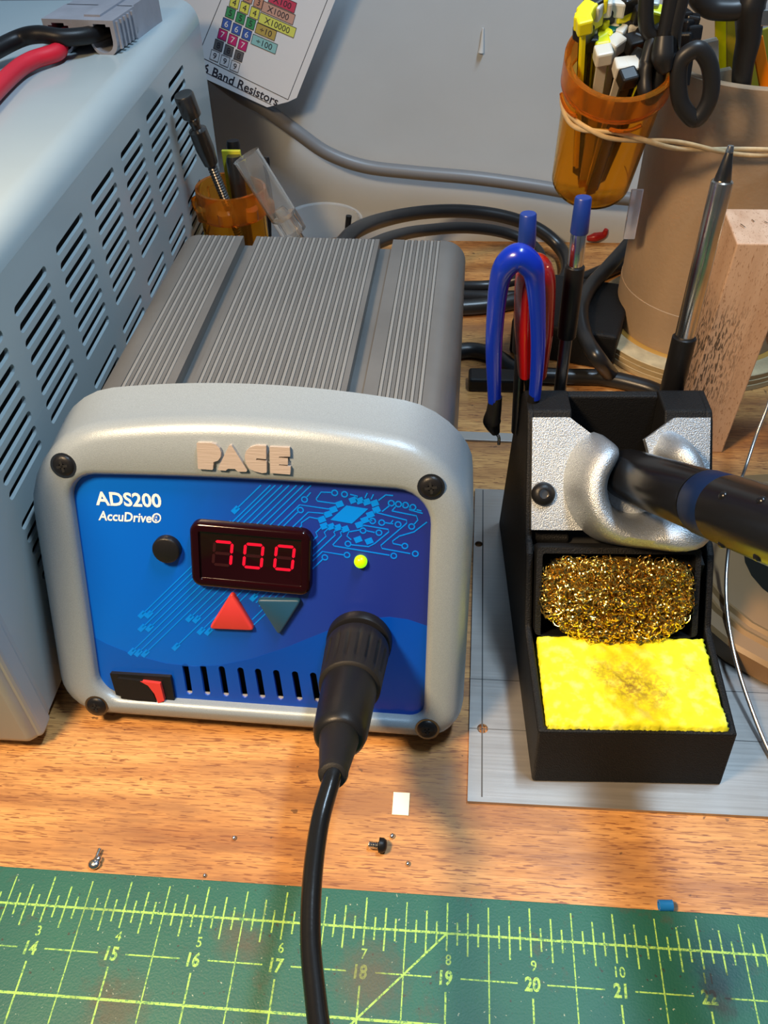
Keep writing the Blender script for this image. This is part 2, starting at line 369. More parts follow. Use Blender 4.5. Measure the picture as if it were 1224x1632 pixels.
# maker letters PACE, raised brushed metal
m = M('brushed_copper_grey', (0.46, 0.39, 0.345), 0.42, 0.35, bump=(0.9, 0.25, (0.2, 2, 2)))
def L2(pts): return [F.uv(300 + x / 6.8, 690 + y / 6.8, 1.2) for x, y in pts]
mb = MB()
for pts in ([(92, 110), (100, 105), (250, 108), (300, 125), (340, 165), (355, 215), (350, 265), (320, 300), (275, 315), (268, 395), (255, 400), (115, 390), (105, 380)],
            [(462, 130), (475, 140), (640, 405), (630, 420), (540, 418), (505, 390), (430, 388), (405, 408), (325, 402), (318, 392), (440, 140)],
            [(845, 140), (845, 283), (740, 275), (735, 292), (850, 308), (850, 430), (800, 435), (720, 415), (660, 385), (625, 330), (612, 250), (625, 200), (670, 155), (740, 135)],
            [(880, 150), (1100, 158), (1105, 255), (985, 257), (985, 268), (1080, 280), (1080, 345), (985, 340), (985, 350), (1110, 365), (1105, 450), (890, 435)]):
    plate2d(F, [L2(pts)], -0.2, 1.3, mb)
mb.build('raised_lettering', m, bez, 0, bevel=0.25)
# screws
for px, py in ((101, 742), (687, 776), (154, 1125), (681, 1162)):
    u, v = F.uv(px, py); mb = MB(); screw_head(mb, F, u, v, 3.6, 1.1, 0.05)
    s_ = mb.build('bezel_screw', BLK, st, 40)
    mb = MB(); plate2d(F, [circ(u, v, 4.3, 28), circ(u, v, 3.55, 28)], -0.1, 0.12, mb); mb.build('screw_rim', DSTEEL, s_, 0)
    mb = MB()
    for a in (0.2, 0.2 + math.pi / 2):
        mb.box(F(u, v, 0.95), (3.8, 0.8, 0.5), (F.x * math.cos(a) + F.y * math.sin(a), F.y * math.cos(a) - F.x * math.sin(a), F.n))
    mb.build('cross_recess', BLKM, s_, 0)
# display
m_gl = M('smoked_red_plastic', (0.010, 0.001, 0.0015), 0.12, spec=0.35)
cs = [F.uv(*p, -2) for p in ((303, 829), (497, 850), (494, 945), (309, 932))]
dc = (sum(c[0] for c in cs) / 4, sum(c[1] for c in cs) / 4); dw = ((cs[1][0] - cs[0][0]) + (cs[2][0] - cs[3][0])) / 2 + 0.6; dh = ((cs[0][1] - cs[3][1]) + (cs[1][1] - cs[2][1])) / 2 + 0.8
a = math.atan2(cs[1][1] - cs[0][1], cs[1][0] - cs[0][0]) * .6
DF = Frame(F(dc[0], dc[1], -4), F.x * math.cos(a) + F.y * math.sin(a), F.y * math.cos(a) - F.x * math.sin(a))
DO = rrect(-dw / 2, dw / 2, -dh / 2, dh / 2, 3.6, 8, 4)
R_ = [[DF(x, y, n) for x, y in inset(DO, d)] for d, n in ((0, 0), (0.1, 2.6), (0.7, 3.4), (1.4, 3.6), (3.0, 3.4), (3.2, 2.6), (3.5, 2.4))]
MB().rings(R_).build('display_window', m_gl, st, 50); disp = bpy.data.objects['display_window']
LIT = M('lit_red_segment', (0.3, 0, 0.01), 0.4, emit=(0.75, 0.004, 0.028), es=0.75); DIM = M('unlit_segment', (0.022, 0.002, 0.003), 0.4)
mbl, mbd = MB(), MB()
def seg(cx, cy, k, on):
    w_, h_, t = 3.0, 4.25, 1.0; sh = 0.1
    ends = {'a': ((-w_, h_ * 2), (w_, h_ * 2)), 'b': ((w_, h_ * 2), (w_, h_)), 'c': ((w_, h_), (w_, 0)), 'd': ((-w_, 0), (w_, 0)), 'e': ((-w_, h_), (-w_, 0)), 'f': ((-w_, h_ * 2), (-w_, h_)), 'g': ((-w_, h_), (w_, h_))}[k]
    A, B = V(*ends[0]), V(*ends[1]); t_ = nrm(B - A); nn = V(-t_[1], t_[0]); A = A + t_ * .22; B = B - t_ * .22
    pts = [A, A + t_ * .5 + nn * t / 2, B - t_ * .5 + nn * t / 2, B, B - t_ * .5 - nn * t / 2, A + t_ * .5 - nn * t / 2]
    flat(DF, [[(cx + (p[0] + sh * p[1]) * .98, cy + (p[1] - h_) * 1.0) for p in pts]], 2.46, mbl if on else mbd)
for (px, py), lit in zip(((389, 881), (402 + 0, 0), (0, 0)), ('abc', 'abcdef', 'abcdef')): pass
for (px, py), lit in (((290 + 350 / 5.564, 810 + 400 / 5.564), 'abc'), ((290 + 622 / 5.564, 810 + 423 / 5.564), 'abcdef'), ((290 + 897 / 5.564, 810 + 440 / 5.564), 'abcdef')):
    u, v = DF.uv(px, py, 2.4)
    for k in 'abcdefg': seg(u, v, k, k in lit)
mbl.build('lit_digit_segments', LIT, disp, 0)['label'] = 'glowing red digits 700'; mbd.build('unlit_digit_segments', DIM, disp, 0)
# buttons
def poly_btn(pts, r, n0, n1, name, mat, lbl=None):
    c = [F.uv(*p, n1) for p in pts]; ol = []
    n = len(c)
    for i in range(n):
        p, a_, b_ = V(*c[i]), V(*c[i - 1]), V(*c[(i + 1) % n]); t0, t1 = nrm(a_ - p), nrm(b_ - p)
        for t in np.linspace(0, 1, 6): ol.append(tuple((p + t0 * r) * (1 - t) ** 2 + p * 2 * t * (1 - t) + (p + t1 * r) * t * t))
    if sum(ol[i - 1][0] * ol[i][1] - ol[i][0] * ol[i - 1][1] for i in range(len(ol))) < 0: ol = ol[::-1]
    o = MB().rings([[F(x, y, h) for x, y in inset(ol, d)] for d, h in ((0, n0), (0, n1 - .6), (.2, n1 - .2), (.6, n1))]).build(name, mat, st, 50)
    if lbl: o['label'] = lbl
poly_btn([(369, 944), (406, 1006), (332, 1003)], 2.0, -4, -2.0, 'up_button', M('red_button', (0.50, 0.035, 0.035), 0.45), 'red triangular up button')
poly_btn([(407, 956), (481, 957), (444, 1014)], 2.0, -4, -2.0, 'down_button', M('petrol_button', (0.010, 0.06, 0.13), 0.45), 'dark blue triangular down button')
u, v = F.uv(264, 878, -1.5); MB().lathe(F(u, v, 0), F.n, [(-4, 4.75), (-1.9, 4.75), (-1.4, 4.5), (-1.15, 4.0)], 36).build('round_button', BLK, st, 50)
u, v = F.uv(574.5, 896, -3); MB().lathe(F(u, v, 0), F.n, [(-4, 2.15), (-3, 2.15), (-2.3, 1.9), (-1.7, 1.3), (-1.45, .5)], 24).build('indicator_light', M('lit_green_led', (0.3, 0.6, 0.0), 0.3, emit=(0.38, 0.95, 0.0), es=0.9), st, 60)
# rocker switch
cs = [F.uv(*p, -2.5) for p in ((175, 1073), (272, 1079), (279, 1121), (187, 1114))]
sw_ = plate2d(F, [cs[::-1]], -4, -2.4).build('power_switch', BLK, st, 0, bevel=0.3)
def sq(pts, n): return [F.uv(*p, n) for p in pts]
rk = plate2d(F, [sq(((186, 1081), (228, 1086), (240, 1096), (251, 1122), (193, 1113)), -1.2)[::-1]], -3, -1.2).build('rocker', BLK, sw_, 0, bevel=0.4)
plate2d(F, [sq(((223, 1086), (255, 1090), (262, 1117), (252, 1121), (246, 1106), (236, 1093)), -1.0)[::-1]], -3, -1.0).build('red_rocker_face', M('red_switch_paint', (0.55, 0.04, 0.035), 0.4), sw_, 0, bevel=0.2)
mb = MB()
for px in (297, 325.5, 355, 385, 413, 442, 472, 501):
    u1, v1 = F.uv(px + 5, 1106 + (px - 297) * .06, -4); plate2d(F, [circ(u1, v1 + .6, 1.1, 8, math.pi, 2 * math.pi, True)], -5.2, -4.6, mb)
mb.build('vent_lip', M('bare_metal_edge', (.6, .6, .58), .4, .5), st, 0)
# ribbed extrusion
EX = M('anodised_case', (0.19, 0.187, 0.18), 0.42, 0.55, bump=(0.8, 0.12, (1, 0.03, 1)), var=(0.03, 0.12)); EXR = M('anodised_ridge', (0.30, 0.30, 0.29), 0.4, 0.5)
prof = []; XL, XR, ZT, ZB, RC = -61.5, 64.5, 104, 9, 9.5
for t in np.linspace(math.pi, math.pi / 2, 9): prof.append((XL + RC + RC * math.cos(t), ZT - RC + RC * math.sin(t)))
def flutes(x0, x1, n):
    p = (x1 - x0) / n; r = []
    for i in range(n):
        a = x0 + p * i; r += [(a + p * .22, ZT), (a + p * .3, ZT - .75), (a + p * .72, ZT - .75), (a + p * .8, ZT)]
    return r
def slot(xc): return [(xc - 2.9, ZT), (xc - 2.9, ZT - 4.5), (xc + 2.9, ZT - 4.5), (xc + 2.9, ZT)]
prof += flutes(-51.5, -35.0, 6) + slot(-29.5) + flutes(-25.5, 26.0, 18) + slot(30.3) + flutes(37.5, 54.0, 6)
for t in np.linspace(math.pi / 2, 0, 9): prof.append((XR - RC + RC * math.cos(t), ZT - RC + RC * math.sin(t)))
for cx, sgn, t0 in ((XR - 5, 1, 0), (XL + 5, -1, -math.pi / 2)):
    for t in np.linspace(t0, t0 - math.pi / 2, 5): prof.append((cx + 5 * math.cos(t), ZB + 5 + 5 * math.sin(t)))
cap = rrect(0, 1, 0, 1, .1)
Y0, Y1 = 52, 182
n = len(prof)
mb = MB(); mb.rings([[UB(x, y, z) for x, z in prof] for y in (Y0, Y1)], True, False, True); cas = mb.build('ribbed_case', EX, st, 30)
mb = MB()
for x0_, x1_, n_ in ((-51.5, -35.0, 6), (-25.5, 26.0, 18), (37.5, 54.0, 6)):
    p_ = (x1_ - x0_) / n_
    for i in range(n_): mb.box(UB(x0_ + p_ * (i + .51), (Y0 + Y1) / 2, ZT - .45), (p_ * .40, Y1 - Y0, .75), (ur, ud, uz))
mb.build('top_ribs', EXR, cas, 0, bevel=.15)
# feet
for x in (-48, 50):
    for y in (14, 165): MB().lathe(UB(x, y, 0), (0, 0, 1), [(0, 5), (0.6, 6), (9.5, 6.5)], 20).build('rubber_foot', RUB, st, 40)
# plug and strain relief
u, v = F.uv(571, 1029, 0)
MB().lathe(F(u, v, -4), F.n, [(0, 11.2), (3.0, 11.2), (3.8, 10.7), (4.0, 10)], 40).build('socket_ring', BLK, st, 40)
plug = root('handpiece_plug', F(u, v, 3), 'black round locking plug and cord coming out of the blue front panel', 'plug')
A0 = F(u, v, 2.0)
Bp = PD(548, 1140, np.linalg.norm(F(u, v, 38) - CAM)); ax = nrm(Bp - A0)
prof_ = [(0, 11.2), (1, 12.6), (19, 12.2), (21.5, 11.6), (22, 10.6)]
mb = MB(); R_ = []
d = ax; x = nrm(ur - d * np.dot(ur, d)); y = np.cross(d, x)
for h, r in ((0, 10.0), (.8, 10.7), (5, 10.6), (6, 10.5), (17.0, 10.0), (18.0, 10.0), (22.0, 9.8), (22.6, 9.0)):
    ring = []
    for k in range(144):
        t = k / 144 * 2 * math.pi; g_ = (k % 8) in (0, 1) and 5.5 < h < 18
        ring.append(A0 + d * h + (x * math.cos(t) + y * math.sin(t)) * (r - (.7 if g_ else 0)))
    R_.append(ring)
mb.rings(R_); mb.build('locking_collar', RUB, plug, 50)
E0 = A0 + ax * 23
MB().lathe(E0 - ax * 3, ax, [(0, 8.7), (3, 8.7), (15, 8.3), (24, 8.0), (26.5, 7.4), (27.5, 6.2)], 40).build('plug_body', BLK, plug, 40)
G0 = E0 + ax * 23
G1 = PD(530, 1238, np.linalg.norm(G0 + ax * 32 - CAM)); ax2 = nrm(G1 - G0)
LN_ = float(np.linalg.norm(G1 - G0))
MB().lathe(G0, ax2, [(0, 5.7), (2, 5.7), (LN_ - 4, 3.9), (LN_ - 2, 4.0), (LN_ - .5, 3.6), (LN_, 2.6)], 32).build('strain_relief', RUB, plug, 40)
D1 = np.linalg.norm(G1 - CAM)
pts = [G1 - ax2 * 4, G1, PD(510, 1310, D1 - 5), PD(498, 1400, D1 - 12), PD(495, 1500, D1 - 18), PD(504, 1600, D1 - 24), PD(516, 1700, D1 - 30), PD(525, 1850, D1 - 36)]
MB().tube(pts, 2.4, 16).build('cord', BLKG, plug, 60)

# ==================================================================== BENCH POWER SUPPLY (left)
XS = -123.0
ps = root('bench_power_supply', (XS - 100, 220, 0), 'large pale grey louvred bench power supply at left, connector lying on its top', 'power supply')
m = M('pale_grey_enamel', (0.36, 0.43, 0.45), 0.3, coat=0.35, var=(0.01, 0.05), bump=(0.4, 0.05)); PSM = m
def XF(y, z): return -123.7 + .007 * y + .020 * z
SF = Frame(V(XF(0, 0), 0, 0), (.007, 1, 0), (.020, 0, 1))       # u = y, v = z, normal +x
holes = []
for c in range(7):
    for r_ in list(range(8)) + [9.2 + i for i in range(8)]:
        y0 = 93.8 + 38.9 * c; z = 132.3 - 6.28 * r_ + 1.15 * c; h = 1.8
        holes.append(circ(y0 + 28.3 - h, z + .6, h, 7, -math.pi / 2, math.pi / 2, True) + circ(y0 + h, z, h, 7, math.pi / 2, 1.5 * math.pi, True))
sidez = 147.5
mb = plate2d(SF, [[(64, 6), (396, 6), (396, sidez + 2), (64, sidez)]] + holes, -1.4, 0)
arc = [(XS - 9 + 9 * math.cos(t), 11 * math.sin(t)) for t in np.linspace(0, math.pi / 2, 8)]
def zt(y): return sidez + 2 * (y - 64) / 332
mb.rings([[V(x - XS + XF(y, zt(y)), y, zt(y) + z) for x, z in arc] + [V(XS - 200, y, zt(y) + 11), V(XS - 200, y, zt(y) + 9.6)] + [V(x - 1.4 - XS + XF(y, zt(y)), y, zt(y) + z - (1.4 if i > 3 else 0)) for i, (x, z) in list(enumerate(arc))[::-1]] for y in (64, 396)])
mb.build('louvred_cover', m, ps, 30)
MB().box((XS - 101, 230, 77), (190, 325, 142)).build('chassis', BLKM, ps, 0)
m2 = M('grey_moulded_front', (0.34, 0.385, 0.40), 0.4, coat=0.1)
fr_o = rrect(XS - 200, XS + 1.2, 4, 159, 5, 6, 6)
MB().rings([[V(x, y, z) for x, z in inset(fr_o, d)] for y, d in ((66, 1), (66, 0), (56, .4), (54, 2), (53.5, 4))]).build('front_moulding', m2, ps, 40)
MB().box((XS - 2.5, 60, 40), (9.5, 9, 68)).build('corner_rib', m2, ps, 0, bevel=2, segs=3)
sc_ = PX(323, 141, XS); MB().lathe(sc_, (1, 0, 0), [(-1, 3.2), (0.6, 3.2), (1.6, 2.4), (2, 1.2)], 20).build('cover_screw', STEEL, ps, 40)
for x_ in (XS - 180, XS - 20):
    for y_ in (80, 370): MB().lathe((x_, y_, 0), (0, 0, 1), [(0, 7), (6, 8)], 16).build('foot', RUB, ps, 40)

# connector with two leads on the supply
ZP = 159.5
c0 = PZ(92, 84, ZP); c1 = PZ(186, 86, ZP); dr = nrm(V(0.12, 1, 0)); ac = nrm(V(1, -0.12, 0)); wd = 40; ht = 17
mid_ = PZ(192, 90, ZP) - ac * 17
CF = Frame(mid_ + V(0, 0, 0), ac, (0, 0, 1))     # normal = -dr (towards the viewer)
con = root('power_connector', mid_ + dr * 25, 'grey two-pole power connector lying on top of the pale grey supply', 'connector')
m = M('grey_polycarbonate', (0.26, 0.27, 0.31), 0.42, bump=(0.6, 0.2), var=(0.1, 0.1))
KC = .84
ol = [(-20, 17), (-20, 7)] + circ(-12.5, 7, 7.5, 12, math.pi, 2 * math.pi, True) + [(-5, 6.5), (5, 6.5)] + circ(12.5, 7, 7.5, 12, math.pi, 2 * math.pi, True) + [(20, 7), (20, 17)]
hs = []
for c in (-11.5, 12): hs.append([(c - 5.8, 14), (c - 5.8, 7.0)] + circ(c, 7.2, 5.8, 10, math.pi, 2 * math.pi, True) + [(c + 5.8, 14), (c + 3.5, 14), (c + 3.5, 15.2), (c - 3.5, 15.2), (c - 3.5, 14)])
CF.x = CF.x * KC; CF.y = CF.y * KC
mb = plate2d(CF, [ol] + hs, -24, 0)
for k in range(5): mb.box(CF(20.3, 9.5, -3 - k * 4), (1.6, 13, 1.6), (CF.x, CF.y, CF.n))
mb.box(CF(0, 8.5, -38), (38, 17, 30), (CF.x, CF.y, CF.n)); mb.box(CF(6, 17.4, -20), (9, 1.2, 30), (CF.x, CF.y, CF.n))
CFo = CF; mb.build('housing', m, con, 0, bevel=0.5)
cb = MB().tube([CF(9, 8.2, -20), CF(6, 10.0, 0), CF(-4, 11.4, 9), PZ(60, 55, ZP + 11), PZ(20, 66, ZP + 9), PZ(-60, 110, ZP + 6)], 3.6, 14).build('black_lead', BLK, con, 60)
cr = MB().tube([CF(-11.5, 7.0, -20), CF(-12, 7.0, 0), PZ(92, 82, ZP + 5), PZ(50, 97, ZP + 5), PZ(15, 122, ZP + 4.5), PZ(-60, 200, ZP + 4.5)], 3.6, 14).build('red_lead', M('red_insulation', (0.55, 0.012, 0.03), 0.4), con, 60)

# ==================================================================== ALUMINIUM PLATE, STRIP
m = M('mill_aluminium', (0.46, 0.46, 0.46), 0.3, 0.7); g = NT(m); o_ = g.obj()
br = g.noise(o_, 0.5, 3, (0.04, 2.0, 1)); st_ = g.noise(o_, 0.02, 4)
c = g.mix(0.5, g.ramp(br, [(0.3, (0.34, 0.33, 0.32)), (0.7, (0.41, 0.395, 0.38))]), g.ramp(st_, [(0.35, (0.31, 0.26, 0.205)), (0.6, (0.43, 0.42, 0.405))]))
g.l(c, g.b.inputs['Base Color']); g.l(g.rng(br, .3, .7, .34, .42), g.b.inputs['Roughness']); g.bump(br, 0.06)
PF = Frame(V(0, 0, 0), (1, 0, 0), (0, 1, 0))
pl = root('aluminium_plate', (87, 120, 0), 'thin bare aluminium plate with drilled holes under the black tool stand', 'metal plate')
h1 = PZ(763, 867, 1.6)[:2]; h2 = PZ(769, 1161, 1.6)[:2]
plate2d(PF, [[(31.3, 43.2), (143.5, 44.0), (145, 200), (33.8, 201.7)], circ(*h1, 1.7, 20), circ(*h2, 2.0, 20)], 0.02, 1.6).build('sheet', m, pl, 0, bevel=0.25)
mb = MB()
for a, b, wd_ in (((36.2, 45), (37.5, 201), .5), ((31.6, 93.5), (144, 93.5), .25), ((31.6, 71.8), (144, 72.5), .25)): ribbon(PF, [a, b], wd_, 1.63, mb)
mb.build('scribed_lines', M('dark_pencil', (0.06, 0.06, 0.06), 0.6), pl, 0)
a = PZ(728, 691, 1); 
tag(MB().box((75, 241, .6), (110, 6.5, 1.2), (nrm(V(1, -.02, 0)), nrm(V(.02, 1, 0)), V(0, 0, 1))).build('thin_strip', M('pale_strip', (0.36, 0.33, 0.30), 0.4, 0.3), None, 0, bevel=.2), 'thin pale flat strip lying on the wood behind the aluminium plate', 'strip')

# ==================================================================== TOOL STAND
SY = 0.042
sr = V(math.cos(SY), math.sin(SY), 0); sd = V(-math.sin(SY), math.cos(SY), 0)
SO = V(85.6, 53.2, 1.6)
def T(x, s, z): return SO + sr * x + sd * s + uz * z
sd_root = root('tool_stand', SO + sd * 50, 'black tool stand with cast aluminium iron holder and sponge tray beside the station', 'tool stand')
TB = 1.6
HW = 32.2
side = [(0, 0), (3.5, 26), (41, 27.2), (46, 28), (62, 49), (66, 51), (68, 51), (96, 82.5), (99, 85), (112, 84.5), (119, 78), (124, 60), (128, 0)]
def side_wall(x0, x1, flare):
    mb = MB(); R0 = []; R1 = []
    for s_, z in side:
        k = flare * max(0, min(1, s_ / 110)) * max(0, 1 - z / 110)
        R0.append(T(x0 + k, s_, z)); R1.append(T(x1 + k, s_, z))
    mb.rings([R0, R1]); return mb
side_wall(-HW, -HW + 2.6, -3.5).build('side_wall', BLKT, sd_root, 0, bevel=.8)
side_wall(HW - 2.6, HW, 3.5).build('side_wall', BLKT, sd_root, 0, bevel=.8)
# front wall, tray floor
mb = MB(); mb.rings([[T(x, s_, z) for s_, z in ((0, .3), (3.5, 26), (6, 26), (6, .3))] for x in (-HW + .6, HW - .6)]); mb.build('front_wall', BLKT, sd_root, 0, bevel=.6)
MB().box(T(0, 22, 9), (60, 38, 14), (sr, sd, uz)).build('sponge_tray', BLKT, sd_root, 0)
# wool bin: sloping frame with opening
nb = nrm(sd * (60.5 - 43) + uz * (55 - 30)); BF = Frame(T(-1.6, 41.5, 28.5), sr, nb)
Lb = math.hypot(17.5, 25) + 1.5
ol = rrect(-28.6, 28.6, 0, Lb, 1.5, 4, 2); il = rrect(-26.6, 26.6, -0.5, Lb - 2.2, 1, 4, 2)
mb = MB(); mb.rings([[BF(x, y, 0.3) for x, y in il], [BF(x, y, 0.3) for x, y in ol], [BF(x, y, -8) for x, y in ol]], True, False, False)
mb.rings([[BF(x, y, 0.3) for x, y in il], [BF(x, y, -22) for x, y in il]], True, False, True); mb.build('wool_bin', BLKT, sd_root, 0)
MB().box(T(0, 90, 24), (60, 60, 44), (sr, sd, uz)).build('stand_core', BLKM, sd_root, 0)
# rear tower with trough
mb = MB()
for x0, x1 in ((-HW + 1, -17), (16, HW - 1)):
    mb.rings([[T(x, s_, z) for s_, z in ((70, 48), (97, 82.5), (99, 85), (112, 84.5), (119, 78), (124, 60), (124, 40), (70, 40))] for x in (x0, x1)])
mb.rings([[T(x, s_, z) for s_, z in ((66, 40), (84, 46), (108, 58), (110, 83), (113, 83.5), (120, 76), (124, 60), (124, 38))] for x in (-17.5, 16.5)])
mb.build('rear_tower', BLKT, sd_root, 0, bevel=.7)
# cast plate
pbl = T(-31.4, 70.5, 52.8); ptl = T(-31.4, 97.2, 83)
up_ = nrm(ptl - pbl); PFm = Frame((pbl + T(31.4, 70.5, 52.8)) / 2, sr, up_); PH = float(np.linalg.norm(ptl - pbl))
m = M('cast_aluminium', (0.46, 0.50, 0.54), 0.42, 0.85, bump=(2.4, 0.6), var=(1.5, 0.08)); ALU = m
hp = [PFm.uv(*p, 2) for p in ((908, 667), (952, 699), (985, 745), (1005, 790), (1040, 745), (1028, 700), (1075, 669))]
ol = [(-31.4, 0), (31.4, 0), (31.4, PH), (hp[6][0], PH), hp[5], hp[4], hp[3], hp[2], hp[1], (hp[0][0], PH), (-31.4, PH)]
hold = plate2d(PFm, [ol], -1, 2.4).build('holder_plate', ALU, sd_root, 0, bevel=.35)
u, v = PFm.uv(866, 787, 3); mb = MB(); mb.lathe(PFm(u, v, 2.4), PFm.n, [(0, 4.3), (1.5, 4.1), (2.6, 3.2), (3.0, 2.0), (3.0, 1.7), (1.2, 1.6)], 30); mb.build('socket_screw', BLK, hold, 40)
MB().lathe(PFm(u, v, 2.4), PFm.n, [(1.1, 1.9), (1.25, 1.9)], 6).build('hex_socket', STEEL, hold, 0)
# horseshoe collar
hc = PFm.uv(1006, 768, 2); a0, a1 = math.radians(122), math.radians(421)
AXC = None
I0 = PP(1003, 757, PFm(0, 0, 4), PFm.n); I1 = PD(1300, 862, 226)
axi = nrm(I1 - I0)
NA = 60; prof_ = [(24.6, 1.5), (24.4, 3), (23.6, 7), (22.2, 12), (20.5, 16.5), (18, 18.2), (15.5, 17.5), (13.2, 14.5), (11.6, 10), (10.8, 3), (10.6, -2)]
prof_ = [(r_, h_) for r_, h_ in prof_]
R_ = []
for k in range(NA):
    t = a0 + (a1 - a0) * k / (NA - 1); e = min(k, NA - 1 - k) / (NA - 1); sh_ = 1 if e > .1 else (.15 + .85 * math.sqrt(1 - (1 - e / .1) ** 2))
    ring = []
    for r_, h_ in prof_:
        hh = 2 + (h_ - 2) * (0.45 + .55 * sh_) if h_ > 2 else h_
        rr_ = 17.5 + (r_ - 17.5) * (.25 + .75 * sh_); dd_ = (t - math.radians(318)); rr_ += (6.5 if r_ > 17 else 1.5) * math.exp(-(dd_ / .42) ** 2) - (1.5 * math.exp(-((t - math.radians(265)) / .5) ** 2) if r_ > 17 else 0)
        lim = 1 + .0 * e
        du, dv = (h_ / 18) * 2.5, -(h_ / 18) * 3.0           # the mouth leans towards the handle
        uu_, vv_ = hc[0] + rr_ * math.cos(t) + du, hc[1] + rr_ * math.sin(t) + dv
        ring.append(PFm(uu_, vv_, hh))
    R_.append(ring)
MB().rings(R_, True, True, True).build('iron_collar', ALU, hold, 60)

# sponge
m = M('yellow_sponge', (0.80, 0.80, 0.03), 0.85); g = NT(m); o_ = g.obj()
n1 = g.noise(o_, 0.25, 5); n2 = g.noise(o_, 0.9, 3)
c = g.ramp(n1, [(0.3, (0.72, 0.70, 0.01)), (0.5, (0.83, 0.82, 0.02)), (0.7, (0.88, 0.88, 0.14))])
for (bx, by, br_, am) in ((1, -1, 8, .7), (-12, 3, 5, .5), (21, 5, 4, .5), (11, -5, 6, .5), (0, -3, 3.5, .9)):
    k_ = g.math('MULTIPLY', g.blob(o_, bx, by, br_, .8, 9), am); k_ = g.math('MULTIPLY', k_, g.rng(n2, .4, .6, 0.15, 1)); c = g.mix(k_, c, (0.30, 0.20, 0.04))
g.l(c, g.b.inputs['Base Color']); g.b.inputs['Subsurface Weight'].default_value = 0.0
g.bump(n1, 0.5, .0008)
NX, NY = 90, 60; vs = []; fs = []; spx = 29.3
def spz(x, y): return 28.8 + .5 * math.sin(x * .21 + y * .3) * math.sin(y * .17) + .35 * math.sin(x * .9) * math.sin(y * .8 + 1) - (.5 if abs(x) < 8 and 17 < y < 28 else 0) * .5
for j in range(NY + 1):
    for i in range(NX + 1):
        x = -spx + 2 * spx * i / NX; y = 4.6 + 36.6 * j / NY
        jx = random.uniform(-.7, .25) if i == NX else (random.uniform(-.1, .3) if i == 0 else 0); jy = random.uniform(-.25, .25) if j in (0, NY) else 0
        e = min(i, NX - i, j, NY - j); vs.append(T(x + jx, y + jy, spz(x, y) - (1.0 if e == 0 else .25 if e == 1 else 0)))
for j in range(NY):
    for i in range(NX): q = j * (NX + 1) + i; fs.append((q, q + 1, q + NX + 2, q + NX + 1))
bd = [i for i in range(NX + 1)] + [j * (NX + 1) + NX for j in range(1, NY + 1)] + [NY * (NX + 1) + i for i in range(NX - 1, -1, -1)] + [j * (NX + 1) for j in range(NY - 1, 0, -1)]
b0 = len(vs)
for k in bd: p = vs[k]; vs.append(p - uz * (p[2] - (SO[2] + 16.1)))
for k in range(len(bd)): q = (k + 1) % len(bd); fs.append((bd[k], b0 + k, b0 + q, bd[q]))
fs.append(tuple(range(b0, b0 + len(bd))))
mb = MB(); mb.add(vs, fs)
tag(mb.build('sponge', m, None, 60, org=T(0, 23, 16)), 'yellow cleaning sponge with brown scorch marks in the front tray of the black stand', 'sponge')

# brass wool
m = M('brass_turnings', (0.88, 0.62, 0.16), 0.2, 1.0, var=(0.3, 0.35))
mb = MB(); WC = BF(0, Lb * .47, -1.5)
for k in range(3300):
    while True:
        uu_, vv_ = random.uniform(-25.6, 25.6), random.uniform(-17.5, 12.8)
        if (vv_ > 0 and abs(uu_) < 25.6 - (max(0, vv_ - 6) ** 2) * .12) or (vv_ <= 0 and (uu_ / 25.8) ** 2 + (vv_ / 17.6) ** 2 < 1): break
    dome = 7.5 * math.sqrt(max(0.02, 1 - (uu_ / 26.5) ** 4 * .9 - (vv_ / 18.5) ** 2 * .9)); hh = dome - abs(random.gauss(0, 2.2))
    c_ = WC + BF.x * uu_ + BF.y * vv_ + BF.n * hh
    R0 = random.uniform(1.0, 2.5); nx = nrm(V(*[random.gauss(0, 1) for _ in range(3)]) + V(0, 0, .2)); xx = nrm(np.cross(nx, V(random.random(), random.random(), .3))); yy = np.cross(nx, xx)
    span = random.uniform(2.5, 5.8); N = 9; wdt = random.uniform(.12, .26); tw = random.uniform(-1, 1); rings = []
    for j in range(N):
        t = span * j / (N - 1); p = c_ + (xx * math.cos(t) + yy * math.sin(t)) * R0 + nx * (tw * t * .35)
        rad = xx * math.cos(t) + yy * math.sin(t); w1 = nrm(nx + rad * math.sin(t * 1.7) * .6) * wdt; w2 = rad * .05
        rings.append([p - w1 - w2, p + w1 - w2, p + w1 + w2, p - w1 + w2])
    mb.rings(rings, True, False, False)
core = []
for a_ in np.linspace(math.pi * .98, 0.05, 12):
    core.append([WC + BF.x * (23.2 * math.sin(a_) * math.cos(t)) + BF.y * (15 * math.sin(a_) * math.sin(t) - 1.5) + BF.n * (5.2 * math.cos(a_) if a_ < math.pi / 2 else 9 * math.cos(a_)) for t in np.linspace(0, 2 * math.pi, 24, endpoint=False)])
wool = mb.build('brass_wool', m, None, 60, flipfix=False, org=WC)
tag(wool, 'golden brass wire wool in the bin above the yellow sponge', 'brass wool')
mb = MB().rings(core); ORIG[wool.name] = WC; mb.build('wool_core', M('dark_brass', (0.16, 0.09, 0.015), 0.45, 0.8), wool, 60)

